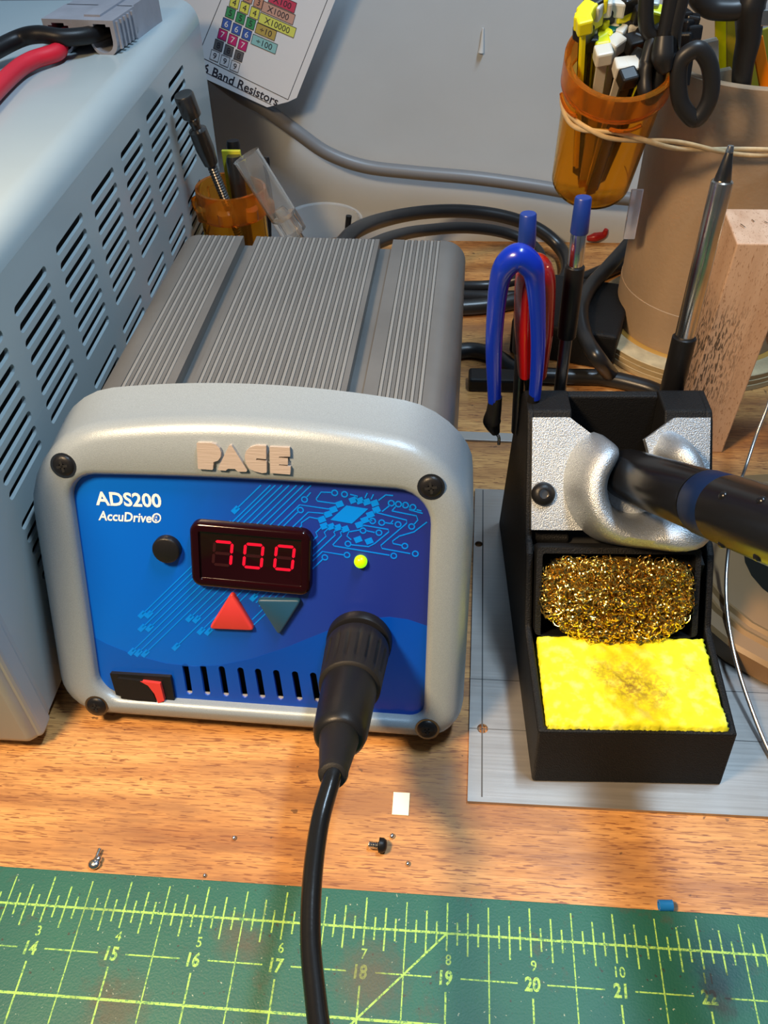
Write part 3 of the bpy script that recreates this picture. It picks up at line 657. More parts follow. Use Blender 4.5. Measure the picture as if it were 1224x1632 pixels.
# soldering iron in the holder
ir = root('soldering_iron', I0, 'black soldering iron with a dark blue band resting in the aluminium holder', 'soldering iron')
GL = M('glossy_black_grip', (0.006, 0.006, 0.007), 0.24, spec=.45)
MB().lathe(I0 - axi * 14, axi, [(0, 4), (6, 6.5), (9, 8.4), (12, 9.0), (26, 9.3), (70, 9.4), (70.5, 9.2)], 40).build('grip', GL, ir, 40)
MB().lathe(I0 + axi * 42, axi, [(16, 9.5), (16.3, 9.75), (27.5, 9.75), (28, 9.5)], 40).build('blue_band', M('navy_band', (0.003, 0.012, 0.05), 0.5, spec=.2), ir, 40)
MB().lathe(I0 + axi * 69, axi, [(0, 9.4), (.4, 9.8), (30, 9.9), (90, 9.9), (130, 9.3)], 40).build('handle', GL, ir, 40)
for k, (h_, t) in enumerate(((80, .8), (78, 2.4), (96, .6), (98, 2.2))):
    x_ = nrm(uz - axi * np.dot(uz, axi)); y_ = np.cross(axi, x_); p = I0 + axi * h_ + (x_ * math.cos(t) + y_ * math.sin(t)) * 9.2
    MB().sphere(p, 1.5, 12, 8).build('grip_bump', GL, ir, 60)
mb = MB().lathe(I0 - axi * 13, -axi, [(0, 3.6), (6, 3.4), (7, 2.6), (20, 2.4)], 24); mb.build('heater_collar', TUBEST, ir, 40)
e_ = I0 + axi * 180
MB().tube([I0 + axi * 172, e_, e_ + V(60, -30, -40), e_ + V(120, -20, -90)], 3.1, 12).build('iron_cord', BLKG, ir, 60)

# cartridges standing in the tower
BLUEC = M('blue_cap', (0.009, 0.033, 0.22), 0.35)
def cart(base, top, segs, name, label, cat, grp):
    base, top = V(*base), V(*top); L = float(np.linalg.norm(top - base)); d = nrm(top - base)
    r = root(name, base, label, cat, grp)
    for nm, a_, b_, r0, r1, mt in segs:
        MB().lathe(base + d * L * a_, d, [(0, r0 * .94), (.4, r0), (L * (b_ - a_) - .4, r1), (L * (b_ - a_), r1 * .9)], 24).build(nm, mt, r, 40)
    return r
zt_ = 60.0
YB = T(0, 116, 0)[1] + 2
bA = PY(826, 641, YB); tA = PY(842, 340, YB + 4)
cart(bA - nrm(tA - bA) * 14, tA, (('barrel', 0, .42, 2.2, 2.2, DSTEEL), ('sleeve', .41, .80, 3.3, 3.3, BLK), ('shank', .79, .9, 2.7, 2.7, STEEL), ('cap', .87, 1, 3.1, 2.8, BLUEC)), 'tip_cartridge', 'tip cartridge with a blue cap, standing behind the blue-handled tool', 'tip cartridge', 'soldering tip cartridges in the stand')
bB = PY(890, 640, YB); tB = PY(930, 314, YB + 6)
cart(bB - nrm(tB - bB) * 14, tB, (('barrel', 0, .46, 2.3, 2.3, DSTEEL), ('sleeve', .45, .745, 3.4, 3.4, BLK), ('shank', .74, .9, 2.7, 2.7, STEEL), ('cap', .87, 1, 3.1, 2.8, BLUEC)), 'tip_cartridge', 'tallest blue-capped tip cartridge with black sleeve, in the middle of the stand', 'tip cartridge', 'soldering tip cartridges in the stand')
bC = PY(1066, 640, YB); tC = PY(1165, 232, YB + 10)
cart(bC - nrm(tC - bC) * 14, tC, (('barrel', 0, .2, 3.0, 3.0, TUBEST), ('sleeve', .165, .385, 4.3, 4.3, BLK), ('shank', .38, .9, 3.5, 3.5, TUBEST), ('tip_cone', .898, .985, 2.7, 1.2, DSTEEL), ('tinned_tip', .98, 1, 1.25, 1.0, STEEL)), 'tip_cartridge', 'steel tip cartridge standing point up at the right end of the stand', 'tip cartridge', 'soldering tip cartridges in the stand')

# blue and red handled tools hooked in the stand's left side
def band_tool(pts, yb, ye, rads, name, mat, label, depth, flat_=1.0):
    P_ = [PY(px, py, yb) for px, py in pts]; r = root(name, P_[0], label, 'hand tool')
    MB().tube(P_, 3, 16, 8, rads=rads, up=(0, 1, 0), flat=flat_).build('handle', mat, r, 60); return r, P_
YT = T(0, 104, 0)[1]
m = M('glossy_blue_vinyl', (0.003, 0.022, 0.36), 0.25, coat=0.25)
r, P_ = band_tool([(788, 640), (787, 560), (790, 500), (796, 450), (806, 424), (826, 410), (846, 424), (853, 450), (857, 510), (857, 570), (852, 634)], YT, YT, [2.4, 2.9, 3.1, 3.4, 4.1, 4.6, 4.1, 3.2, 2.7, 2.5, 2.2], 'blue_handled_snips', m, 'hand tool with a glossy blue U-shaped handle straddling the left wall of the stand', 0)
MB().tube([PY(790, 632, YT), PY(787, 655, YT), PY(784, 672, YT), PY(790, 690, YT)], 2, 14, 6, rads=[2.4, 2.8, 3.4, 1.6]).build('black_sleeve', BLK, r, 60)
MB().tube([PY(852, 628, YT), PY(848, 645, YT), PY(846, 670, YT)], 2, 14, 6, rads=[2.2, 2.2, 2.0]).build('black_sleeve', BLK, r, 60)
MB().tube([PY(790, 690, YT), PY(795, 697, YT - 1), PY(795, 708, YT - 1)], .6, 8, 4).build('steel_tip', STEEL, r, 60)
m = M('glossy_red_vinyl', (0.36, 0.005, 0.005), 0.22, coat=0.4)
YR = YT + 12
r, P_ = band_tool([(836, 592), (835, 520), (837, 455), (843, 434), (854, 428), (864, 434), (868, 460), (866, 530), (861, 594)], YR, YR, [2.6, 3.4, 3.6, 3.8, 4.0, 4.0, 3.8, 3.4, 2.4], 'red_handled_snips', m, 'hand tool with a glossy red looped handle behind the blue-handled one', 0, 2.2)
mb = MB().tube([PY(838, 590, YR), PY(842, 615, YR), PY(846, 650, YR)], 1.3, 10, 4); mb.tube([PY(862, 590, YR), PY(856, 612, YR), PY(850, 650, YR)], 1.3, 10, 4); mb.build('steel_jaws', DSTEEL, r, 60)

# ==================================================================== CUTTING MAT
MZ = 1.5; K = 0.9946
m = M('green_vinyl_mat', (0.0, 0.12, 0.08), 0.5, bump=(1.5, 0.25)); g = NT(m); o_ = g.obj()
n1 = g.noise(o_, 0.015, 6); n2 = g.noise(o_, 0.05, 5, (1, 1, 1), (5, 2, 1)); n3 = g.noise(o_, 0.9, 2)
c = g.mix(0.5, g.ramp(n1, [(0.3, (0.006, 0.078, 0.056)), (0.7, (0.010, 0.118, 0.084))]), g.ramp(n2, [(0.3, (0.008, 0.078, 0.066)), (0.7, (0.012, 0.115, 0.072))]))
c = g.mix(g.rng(g.noise(o_, 0.06, 8, (1, 1, 1), (3, 8, 1), .7), .58, .72, 0, .6), c, (0.07, 0.045, 0.028))
c = g.mix(g.rng(n3, .72, .76, 0, .8), c, (0.4, 0.45, 0.33)); c = g.mix(g.rng(g.noise(o_, 0.6, 2, (1, 1, 1), (7, 1, 1)), .70, .74, 0, .8), c, (0.03, 0.025, 0.02))
mo = (20.7 + (0 - 20.7) * K, 0)
OX, OY = 0.0, -70.0
def sp_(x, y): return (x - OX, y - OY)
for px, py, r_, soft, wp, col_, am in ((1140, 1568, 4.0, .35, 5, (0.012, 0.01, 0.008), .96), (1150, 1545, 8.5, .5, 6, (0.0, 0.04, 0.055), .7), (1150, 1605, 2.8, .6, 6, (0.02, 0.02, 0.015), .7), (590, 1560, 8, .6, 10, (0.10, 0.05, 0.025), .55), (375, 1493, 5, .7, 8, (0.09, 0.05, 0.03), .5), (185, 1608, 7, .7, 10, (0.09, 0.045, 0.02), .5), (405, 1510, 4, .7, 6, (0.09, 0.05, 0.03), .4)):
    w_ = PZ(px, py, MZ); k_ = g.math('MULTIPLY', g.blob(o_, w_[0] - OX, w_[1] - OY, r_, soft, wp), am); c = g.mix(k_, c, col_)
g.l(c, g.b.inputs['Base Color'])
mat_root = root('cutting_mat', (OX, OY, 0), 'green self-healing cutting mat with yellow inch grid along the front edge', 'cutting mat')
MB().box((0, (10.9 * K - 160) / 2 + .0, MZ / 2), (560, 10.9 * K + 160, MZ)).build('mat_sheet', m, mat_root, 0, bevel=.3)
ml = M('yellow_green_ink', (0.40, 0.62, 0.13), 0.55); g = NT(ml); o_ = g.obj(); wr = g.noise(o_, 1.6, 3); wr2 = g.noise(o_, 0.05, 4)
c = g.mix(g.rng(wr, .50, .62, 0, .8), (0.34, 0.58, 0.11), (0.03, 0.17, 0.08)); c = g.mix(g.rng(wr2, .58, .72, 0, .7), c, (0.10, 0.16, 0.06))
w_ = PZ(1143, 1570, MZ); c = g.mix(g.blob(o_, w_[0] - OX, w_[1] - OY, 5.2, .3, 5), c, (0.01, 0.012, 0.01)); w_ = PZ(580, 1555, MZ); c = g.mix(g.math('MULTIPLY', g.blob(o_, w_[0] - OX, w_[1] - OY, 6, .5, 8), .75), c, (0.12, 0.1, 0.04)); g.l(c, g.b.inputs['Base Color'])
def MXY(i, y): return (20.7 + ((i - 18) * 25.4 - 20.7) * K, -104 + (y + 104) * K)
mb = MB(); IN = 25.4
def ml_(a, b, wd_): ribbon(PF, [MXY(*a), MXY(*b)], wd_, MZ + (.03 if a[0] == b[0] else .045 if a[1] == b[1] else .06), mb, .02)
ml_((9, 0), (28, 0), .7)
for i8 in range(10 * 8, 27 * 8):
    i = i8 / 8; r8 = i8 % 8
    if r8 == 4: ml_((i, 8.6), (i, -150), .4)
    elif r8 == 0: ml_((i, 9.2), (i, -5.2), .5); ml_((i, -16.5), (i, -150), .55)
    elif r8 in (2, 6): ml_((i, 6.4), (i, -6.4), .5)
    else: ml_((i, 3.4), (i, -3.4), .5)
for i in range(9, 27): ml_((i + .17, -12.7), (i + .83, -12.7), .42)
for k in range(2, 12): ml_((9, -12.7 * k), (28, -12.7 * k), .75 if k % 2 == 0 else .42)
ml_((19, 0), (19 - 5, -127), .6)
mb.build('grid_lines', ml, mat_root, 0)
for i in range(13, 24):
    x, y = MXY(i, -12.7); text2d(PF, str(i), x, y, 5.4, MZ + .04, None, .17, 0.05, thick=.03, sx=.84).build('inch_number', ml, mat_root, 0)
    x, y = MXY(i, -7.6); text2d(PF, str(i - 11), x + .6, y, 4.2, MZ + .04, None, 0.04, thick=.03, sx=.9).build('small_inch_number', ml, mat_root, 0)

# ==================================================================== CARDBOARD TUBE with its flange, things in it
TC = V(160, 345); TR = 46; TH = 147
card = M('brown_cardboard', (0.36, 0.25, 0.155), 0.75, bump=(0.5, 0.3), var=(0.05, 0.10, (1, 1, .4)))
edge = M('ply_edge', (0.45, 0.35, 0.20), 0.7, var=(1.2, 0.25, (.1, .1, 2)))
ct = root('cardboard_tube', (160, 345, 0), 'brown cardboard tube on a round flange, holding scissors and yellow tools', 'tube')
MB().lathe((160, 345, 0), uz, [(0, 59), (.3, 60), (3.2, 60), (3.4, 59.6), (6.4, 60), (6.6, 59.6), (9.6, 60), (10, 59.5)], 96).build('flange', edge, ct, 30)
mb = MB(); mb.lathe((160, 345, 0), uz, [(9.5, TR + .4), (34, TR + .4), (34.2, TR), (TH, TR), (TH + .6, TR - .6), (TH + .6, TR - 3.6), (TH, TR - 4), (12, TR - 4)], 96, False, False); mb.build('tube_wall', card, ct, 30)
mb = MB(); mb.lathe((160, 345, 10.0), uz, [(0, TR + .4), (0, TR + 3.2), (.25, TR + 3.0), (.5, TR + .4)], 96, False, False); mb.build('glue_line', M('dried_amber_glue', (0.42, 0.22, 0.04), 0.4), ct, 60)

# amber vial with cable ties strapped to the tube
AMB = M('amber_plastic', (1.0, 0.58, 0.10), 0.08, trans=0.97, ior=1.15); AMB2 = M('amber_rim_plastic', (0.95, 0.36, 0.04), 0.2, trans=0.85, ior=1.2)
vb = PY(941, 288, 312); vt = PY(991, 92, 280)
ax = nrm(vt - vb); VL = float(np.linalg.norm(vt - vb)); 
vi = root('amber_vial', vb, 'translucent amber vial of cable ties strapped by a rubber band to the cardboard tube', 'vial')
rb, rt_ = 18.5, 21.8
mb = MB(); mb.lathe(vb, ax, [(0, 12), (.5, rb - 2), (2.2, rb), (VL - 12, rt_ - 1), (VL - 12, rt_ - 2.2), (2.5, rb - 1.2), (1.7, rb - 3), (1.4, 12)], 56, True, True); mb.build('vial_body', AMB, vi, 40)
mb = MB(); mb.lathe(vb, ax, [(VL - 13, rt_ - 1.0), (VL - 12, rt_ + .8), (VL, rt_ + 1.0), (VL + .5, rt_ + .2), (VL, rt_ - 1.6), (VL - 13, rt_ - 2.2), (VL - 13, rt_ - 1.0)], 56, False, False); mb.build('vial_rim', AMB2, vi, 40)
for t in (3.6, 4.9, 0.2):
    x_ = nrm(V(1, 0, 0) - ax * ax[0]); y_ = np.cross(ax, x_); c_ = vb + ax * (VL - 15)
    MB().tube([c_ + (x_ * math.cos(t + q) + y_ * math.sin(t + q)) * (rt_ + .3) - ax * (1.2 * math.sin((q + .3) * 5)) for q in np.linspace(-.3, .3, 7)], .9, 8, 3).build('rim_tab', AMB2, vi, 60)
YEL = M('yellow_nylon', (0.85, 0.80, 0.01), 0.4); WNY = M('natural_nylon', (0.72, 0.72, 0.66), 0.35, trans=.15); BNY = M('black_nylon', (0.012, 0.012, 0.013), 0.35); GNY = M('dark_green_nylon', (0.0, 0.09, 0.08), 0.35)
tie_lbl = {'y': 'yellow', 'w': 'white', 'b': 'black', 'g': 'dark green'}; TM = {'y': YEL, 'w': WNY, 'b': BNY, 'g': GNY}
protos = {}
def tie(px, py, k, dy, L=95):
    """a cable tie: head above the rim, strap down into the vial"""
    xa = nrm(V(1, 0, 0) - ax * ax[0]); ya = np.cross(ax, xa)
    for hh in np.arange(VL + 0.5, VL + 14, 1.0):
        head = PP(px, py, vb + ax * hh, ax); lat = head - vb - ax * np.dot(head - vb, ax); ln = float(np.linalg.norm(lat))
        if ln < 17.5: break
    if ln > 18: head = head - lat * (1 - 18 / ln)
    if k not in protos:
        r = link('cable_tie', None); r.empty_display_size = .01
        ORIG[r.name] = V(0, 0, 0)
        MB().box((0, 0, 0), (7.0, 6.2, 6.4)).build('tie_head', TM[k], r, 0, bevel=.9)
        MB().box((0, 0, -39), (4.2, 1.3, 74)).build('strap', TM[k], r, 0)
        protos[k] = r; 
    else:
        p = protos[k]; r = p.copy(); COL.objects.link(r)
        for ch in list(p.children):
            c = ch.copy(); COL.objects.link(c); c.parent = r
    foot = vb + ax * 6 + (head - vb - ax * np.dot(head - vb, ax)) * .45; dz = nrm(head - foot)
    t = random.uniform(0, 3.1); x_ = nrm(V(math.cos(t), math.sin(t), 0) - dz * np.dot(V(math.cos(t), math.sin(t), 0), dz)); y_ = np.cross(dz, x_)
    Mx = Matrix(((x_[0], y_[0], dz[0]), (x_[1], y_[1], dz[1]), (x_[2], y_[2], dz[2])))
    r.matrix_world = Matrix.Translation(Vector(head * S)) @ Mx.to_4x4()
    tag(r, tie_lbl[k] + ' cable tie among those standing in the amber vial', 'cable tie', tie_lbl[k] + ' cable ties in the amber vial'); return r
ties = [(935, 20, 'y', 8), (930, 37, 'y', 0), (944, 28, 'y', 4), (960, 36, 'y', -2), (955, 60, 'y', -6), (958, 70, 'y', -9), (992, 18, 'y', 6), (1047, 25, 'y', 12), (955, 3, 'y', 14),
        (940, 52, 'w', -6), (961, 10, 'w', 10), (984, 10, 'w', 12), (982, 30, 'w', 3), (974, 45, 'w', 0), (985, 52, 'w', -4), (980, 72, 'w', -9), (961, 88, 'w', -14), (992, 108, 'w', -18), (1006, 108, 'w', -17), (1040, 40, 'w', 4),
        (957, 22, 'b', 7), (970, 22, 'b', 8), (942, 66, 'b', -8), (940, 3, 'b', 14), (1000, 38, 'b', 0), (1008, 70, 'b', -8), (1000, 125, 'b', -18), (1000, 4, 'b', 14), (974, 50, 'g', -7), (925, 30, 'y', 0), (966, 56, 'y', 0), (949, 14, 'w', 0), (1020, 20, 'b', 0), (1022, 60, 'b', 0), (1018, 96, 'b', 0), (1052, 70, 'b', 0), (1010, 45, 'w', 0), (1036, 8, 'w', 0), (930, 52, 'b', 0)]
tagged = {}
for a_ in ties: tie(*a_)
gt = [o for o in COL.objects if o.get('label', '').startswith('dark green cable')]
for o in gt: o['label'] = 'single dark green cable tie among the yellow and white ones in the amber vial'; del o['group']

# scissors hanging over the vial rim
def scissors(name, label, loops, bridge, shanks, ybase, blade):
    r = root(name, PY(*bridge[0], ybase), label, 'scissors'); LR = 2.7
    for lp, dy in loops: MB().tube([PY(px, py, ybase + dy + d_) for px, py, d_ in lp], LR, 14, 6, closed=True, flat=1.25).build('finger_loop', SCB, r, 60)
    for sh, dy in shanks: MB().tube([PY(px, py, ybase + dy) for px, py in sh], 3.4, 12, 6, rads=[2.8, 3.0, 3.0]).build('handle_arm', SCB, r, 60)
    if blade:
        for b in blade: MB().tube([PY(px, py, ybase + 6) for px, py in b], 3.0, 4, 4, flat=.35).build('blade', STEEL, r, 30)
    return r
SCB = M('black_scissor_plastic', (0.014, 0.014, 0.015), 0.4)
ys = 268
r = scissors('scissors', 'black-handled scissors hanging with oval loops over the front of the amber vial',
    [([(1081, 128, 0), (1084, 100, 0), (1098, 84, 0), (1115, 80, 0), (1130, 102, 0), (1134, 135, 0), (1128, 165, 0), (1110, 190, 0), (1095, 180, 0), (1084, 160, 0)], 0),
     ([(1030, 100, 4), (1040, 65, 8), (1052, 50, 12), (1052, 90, 10), (1046, 128, 6), (1034, 152, 2), (1028, 148, 0), (1027, 125, 2)], 0)],
    [(1070, 100)], [([(1090, 92), (1070, 100), (1052, 108)], 2), ([(1042, 60), (1030, 40), (1030, -20)], 8), ([(1072, 88), (1076, 40), (1092, -25)], 6), ([(1058, 60), (1066, 20), (1074, -25)], 6)], ys,
    [[(1065, 45), (1072, 72)], [(1078, 48), (1080, 78)]])
MB().tube([PY(1058, 58, ys + 2), PY(1056, 90, ys), PY(1060, 112, ys)], 4, 14, 5, rads=[3.6, 4.4, 2.8]).build('handle_web', SCB, r, 60)
# second pair inside the tube
YT2 = 312
r = root('scissors', PY(1200, 70, YT2), 'black-handled scissors standing inside the cardboard tube at top right', 'scissors')
MB().tube([PY(px, py, YT2) for px, py in ((1108, -30), (1112, -5), (1130, 12), (1152, 16), (1180, 14), (1200, 0), (1212, -30))], 4.2, 14, 6).build('finger_loop', SCB, r, 60)
MB().tube([PY(1212, -25, YT2), PY(1196, 10, YT2), PY(1193, 60, YT2), PY(1185, 100, YT2), PY(1180, 150, YT2)], 5, 14, 5, rads=[5, 6.2, 5.2, 4.6, 4]).build('handle_arm', SCB, r, 60)
MB().box(PY(1222, 27, YT2 - 2), (12, 4, 6)).build('blade', STEEL, r, 0, bevel=.4)
# sticks in the tube
def stick(name, a, b, ya, wd_, th, mat, label, cat, grp=None):
    A, B = PY(*a, ya), PY(*b, ya); d = nrm(A - B); x_ = nrm(V(1, 0, 0) - d * d[0]); y_ = np.cross(d, x_)
    c = (A + B) / 2; return tag(MB().box(c, (wd_, th, float(np.linalg.norm(A - B))), (x_, y_, d)).build(name, mat, None, 0, bevel=.4), label, cat, grp)
YP = M('yellow_translucent_plastic', (0.75, 0.62, 0.0), 0.3, trans=.25, var=(.05, .25))
stick('plastic_strip', (1149, -60), (1149, 230), 334, 5.2, 1.5, YP, 'bright yellow flat plastic strip at the left inside the cardboard tube', 'plastic strip')
stick('plastic_strip', (1168, -60), (1168, 230), 326, 5.6, 1.5, M('ochre_plastic', (0.50, 0.36, 0.02), 0.35, trans=.2), 'duller ochre plastic strip just right of the bright yellow one in the tube', 'plastic strip')
stick('plastic_strip', (1204, 50), (1214, 200), 330, 12, 1.5, M('olive_plastic', (0.42, 0.36, 0.03), 0.4), 'olive yellow strip leaning behind the orange strip in the tube', 'plastic strip')
stick('plastic_strip', (1206, 60), (1222, 150), 320, 5.0, 1.5, M('orange_plastic', (0.90, 0.20, 0.0), 0.4), 'bright orange tapered strip leaning at the right of the cardboard tube', 'plastic strip')
stick('paper_card', (1115, -90), (1117, 160), 372, 34, .5, M('beige_card', (0.42, 0.33, 0.24), 0.7), 'beige card standing at the back left inside the cardboard tube', 'card')
stick('cable_tie', (1155, 110), (1152, 220), 318, 5.5, 4, WNY, 'large white cable tie with its head just above the rim of the cardboard tube', 'cable tie')
stick('cable_tie', (1131, 64), (1133, 220), 316, 6.5, 5, WNY, 'large white cable tie head behind the oval scissor loop in the tube', 'cable tie')
rp = link('cable_tie', None); rp.empty_display_size = .01; ORIG[rp.name] = V(0, 0, 0)
MB().box((0, 0, 0), (6.4, 5.6, 5.8)).build('tie_head', BNY, rp, 0, bevel=.9); MB().box((0, 0, -11), (3.6, 1.2, 18)).build('strap', BNY, rp, 0); first_ = True
for i, (px, py, dy) in enumerate(((1087, 28, 0), (1103, 35, 0), (1090, 42, -3), (1104, 52, -4), (1092, 62, -6))):
    if first_: r = rp; first_ = False
    else:
        r = rp.copy(); COL.objects.link(r)
        for ch in list(rp.children): c = ch.copy(); COL.objects.link(c); c.parent = r
    r.matrix_world = Matrix.Translation(Vector(PY(px, py, 306 + dy) * S)) @ Matrix.Rotation(.4 + i, 4, 'Z') @ Matrix.Rotation(.12, 4, 'X')
    tag(r, 'black cable tie in the bundle between the scissor handles and the tube', 'cable tie', 'black cable ties behind the scissors')
# rubber band round vial and tube
RB = M('tan_rubber', (0.62, 0.47, 0.27), 0.5, var=(.3, .12))
pz = [(1010, 152, 322), (930, 140, 318), (898, 152, 300), (900, 176, 284), (918, 198, 275), (950, 210, 270.5), (985, 217, 270.5), (1040, 226, 276), (1090, 233, 285), (1150, 240, 291), (1224, 243, 293)]
P_ = [PY(*p) for p in pz]
e_ = P_[-1]; zz = e_[2]
for t in np.linspace(-1.35, 1.9, 8): P_.append(V(160 + 48 * math.cos(t), 345 + 48 * math.sin(t), zz + (t + 1.35) * 2))
P_.append(V(120, 374, P_[0][2] - 2))
b1 = MB(); 
Ps = smooth_path(P_, 10, True)
for ph in (0, math.pi):
    q_ = []
    for i, p in enumerate(Ps):
        t = nrm(Ps[(i + 1) % len(Ps)] - Ps[i - 1]); n_ = nrm(uz - t * t[2]); a_ = i * .16 + ph; wv = 1.1
        q_.append(p + n_ * math.cos(a_) * wv * 1.2 + np.cross(t, n_) * math.sin(a_) * wv * .5)
    b1.tube(q_, .8, 8, 1, closed=True, flat=1.4)
tag(b1.build('rubber_band', RB, None, 60), 'twisted tan rubber band stretched around the amber vial and the cardboard tube', 'rubber band')
tag(MB().box(PY(1009, 342, 318), (6, 1.0, 26)).build('clear_strip', M('clear_film', (0.8, 0.8, 0.85), 0.2, trans=.7, ior=1.1), None, 0, bevel=.5, ), 'short translucent strip hanging beside the amber vial on the cardboard tube', 'plastic strip')

# ==================================================================== OAK POST, SPOOLS
m = M('raw_oak', (0.62, 0.42, 0.27), 0.65); g = NT(m); o_ = g.obj()
v1 = g.noise(o_, 0.9, 2, (2.0, 1, .55)); v2 = g.noise(o_, 0.06, 4, (2, 1, .3)); v3 = g.noise(o_, 0.8, 1, (2.4, 1, .35), (2, 5, 7))
c = g.ramp(v2, [(0.3, (0.50, 0.31, 0.20)), (0.7, (0.64, 0.44, 0.31))]); c = g.mix(g.rng(v1, .6, .68, 0, .7), c, (0.28, 0.14, 0.07))
sp = g.n('ShaderNodeSeparateXYZ'); g.l(o_, sp.inputs[0]); msk = g.rng(sp.outputs[0], -.0145, -.002, 1, 0); mz = g.math('MULTIPLY', g.rng(sp.outputs[2], .085, .07, 0, 1), g.rng(sp.outputs[2], .02, .035, 0, 1))
c = g.mix(g.math('MULTIPLY', g.math('MULTIPLY', msk, mz), g.rng(v3, .52, .58, 0, .85)), c, (0.03, 0.025, 0.02)); g.l(c, g.b.inputs['Base Color']); g.bump(v1, .3)
po = root('oak_post', (154, 246, 0), 'pale raw oak block standing upright between the tool stand and the spool', 'wood block')
A_ = PZ(1100, 706, 0); yp = 235.5
px0 = PY(1101, 605, yp)[0]; px1 = PY(1189, 602, yp)[0]; zf = PY(1168, 388, yp)[2]
tl = PY(1188, 325, yp + 26)
zb = zf - 1
mb = MB(); xl_, xr_ = px0, px1; y1_ = yp + 30
mb.add([(xl_, yp, 0), (xr_, yp, 0), (xr_ + 2, y1_, 0), (xl_ + 1, y1_, 0), (xl_ + 4, yp, zf), (xr_ + 5, yp, zf), (xr_ + 6, y1_, zf + 1), (xl_ + 4.5, y1_, zf + 1)], [(0, 3, 2, 1), (4, 5, 6, 7), (0, 1, 5, 4), (1, 2, 6, 5), (2, 3, 7, 6), (3, 0, 4, 7)])
mb.build('post', m, po, 0, bevel=.6)
mb = MB()
for (a_, b_) in (((1180, 357), (1187, 362)), ((1198, 350), (1202, 353)), ((1218, 353), (1223, 355))):
    p, q = PZ(*a_, zf + 1.0), PZ(*b_, zf + 1.0); ribbon(Frame((0, 0, zf + 1.0), (1, 0, 0), (0, 1, 0)), [p[:2], q[:2]], .45, .1, mb)
mb.build('cracks', M('dark_crack_grain', (0.10, 0.05, 0.02), .8), po, 0)  # thin dark brown strips drawn as splits in the oak's top face
# white spool on the right of the post
sx_ = xr_ + 7
wsp = root('solder_spool', (sx_ + 15, yp + 2, 40), 'white-flanged solder spool mounted at the right of the oak post', 'spool')
cz = PY(1200, 560, yp); cz = V(cz[0], yp + 6, cz[2] + 27)
MB().lathe((sx_, cz[1], cz[2]), (1, 0, 0), [(0, 27), (1.6, 27.2), (2, 26.6), (2, 9)], 64).build('flange', M('white_spool_plastic', (0.66, 0.68, 0.72), 0.35), wsp, 40)
MB().lathe((sx_ + 2, cz[1], cz[2]), (1, 0, 0), [(0, 16)] + [(h_ * 1.0 + q * .5, 16 + .45 * q) for h_ in range(1, 24) for q in (0, 1)] + [(24, 16)], 40).build('wound_solder', M('solder_winding', (0.5, 0.5, 0.5), .35, .9), wsp, 40)
MB().cyl((xr_ - 2, cz[1], cz[2]), (sx_ + 40, cz[1], cz[2]), 4, 4).build('axle', STEEL, wsp, 40)
# tan reel lying at the right
m = M('tan_reel_plastic', (0.21, 0.120, 0.048), 0.45, var=(.02, .1)); DK = M('dark_reel_core', (0.010, 0.009, 0.006), 0.7, spec=.1)
RC_ = PZ(1300, 900, 14); RR = abs(PZ(1146, 955, 12)[0] - RC_[0]); 
tr = root('wire_reel', V(RC_[0], RC_[1], 0), 'tan plastic wire reel with dark centre lying at the right edge', 'reel')
o_r = np.linalg.norm(PZ(1224, 1069, 10)[:2] - RC_[:2]); 
r_in = np.linalg.norm(PZ(1224, 945, 14)[:2] - RC_[:2])
MB().lathe((RC_[0], RC_[1], 1.65), uz, [(0, o_r - 1), (1, o_r), (9.5, o_r), (11, o_r - 1.5), (11.3, o_r * .88), (12.8, o_r * .86), (11.8, o_r * .83), (11.8, o_r * .80), (13.2, o_r * .78), (12.2, o_r * .75), (12.6, r_in + 1.5), (12.2, r_in), (3, r_in), (2.4, 3)], 24).build('reel_flange', m, tr, 20)
MB().lathe((RC_[0], RC_[1], 4.2), uz, [(0, r_in - .4), (3.5, r_in - .5), (4, 4)], 40).build('reel_core', DK, tr, 40)
# loose solder wire
pts = [PY(1236, 600, 215), PY(1224, 645, 205), PY(1205, 695, 196), PY(1190, 740, 186), PY(1178, 775, 178), PZ(1167, 830, 36), PZ(1161, 875, 27), PZ(1157, 930, 20), PZ(1160, 985, 15.5), PZ(1172, 1050, 11), PZ(1192, 1115, 7), PZ(1224, 1195, 3.2), PZ(1260, 1260, 3)]
tag(MB().tube(pts, .75, 10, 8).build('solder_wire', M('bright_solder', (0.75, 0.72, 0.68), .28, 1.0), None, 60), 'loose bright solder wire curving down past the iron over the tan reel', 'solder wire')

# ==================================================================== CABLES, ADAPTER
GC = M('grey_cable_jacket', (0.17, 0.17, 0.175), 0.4)
yw = WALLY - 12
pts = [PY(380, 150, yw), PY(420, 172, yw), PY(470, 208, yw), PY(520, 243, yw), PY(580, 265, yw), PY(660, 275, yw), PY(760, 284, yw), PY(860, 298, yw), PY(940, 312, yw), PY(1010, 318, yw), PY(1100, 335, yw), PY(1250, 350, yw)]
pts = [PY(300, 90, yw)] + pts
tag(MB().tube(pts, 4.2, 14).build('grey_cable', GC, None, 60), 'thick grey cable hanging along the wall behind everything', 'cable')
PF_ = lambda px, py, y, zm=4.4: (lambda p: p if p[2] > zm else PZ(px, py, zm))(PY(px, py, y))
CB = M('black_cable_jacket', (0.011, 0.0115, 0.013), 0.33)
def cable(name, lst, r_, label):
    return tag(MB().tube([PZ(*p) for p in lst], r_, 14).build(name, CB, None, 60), label, 'cable')
def cable2(lst, r_, label): return tag(MB().tube([PF_(*p) for p in lst], r_, 14).build('black_cable', CB, None, 60), label, 'cable')
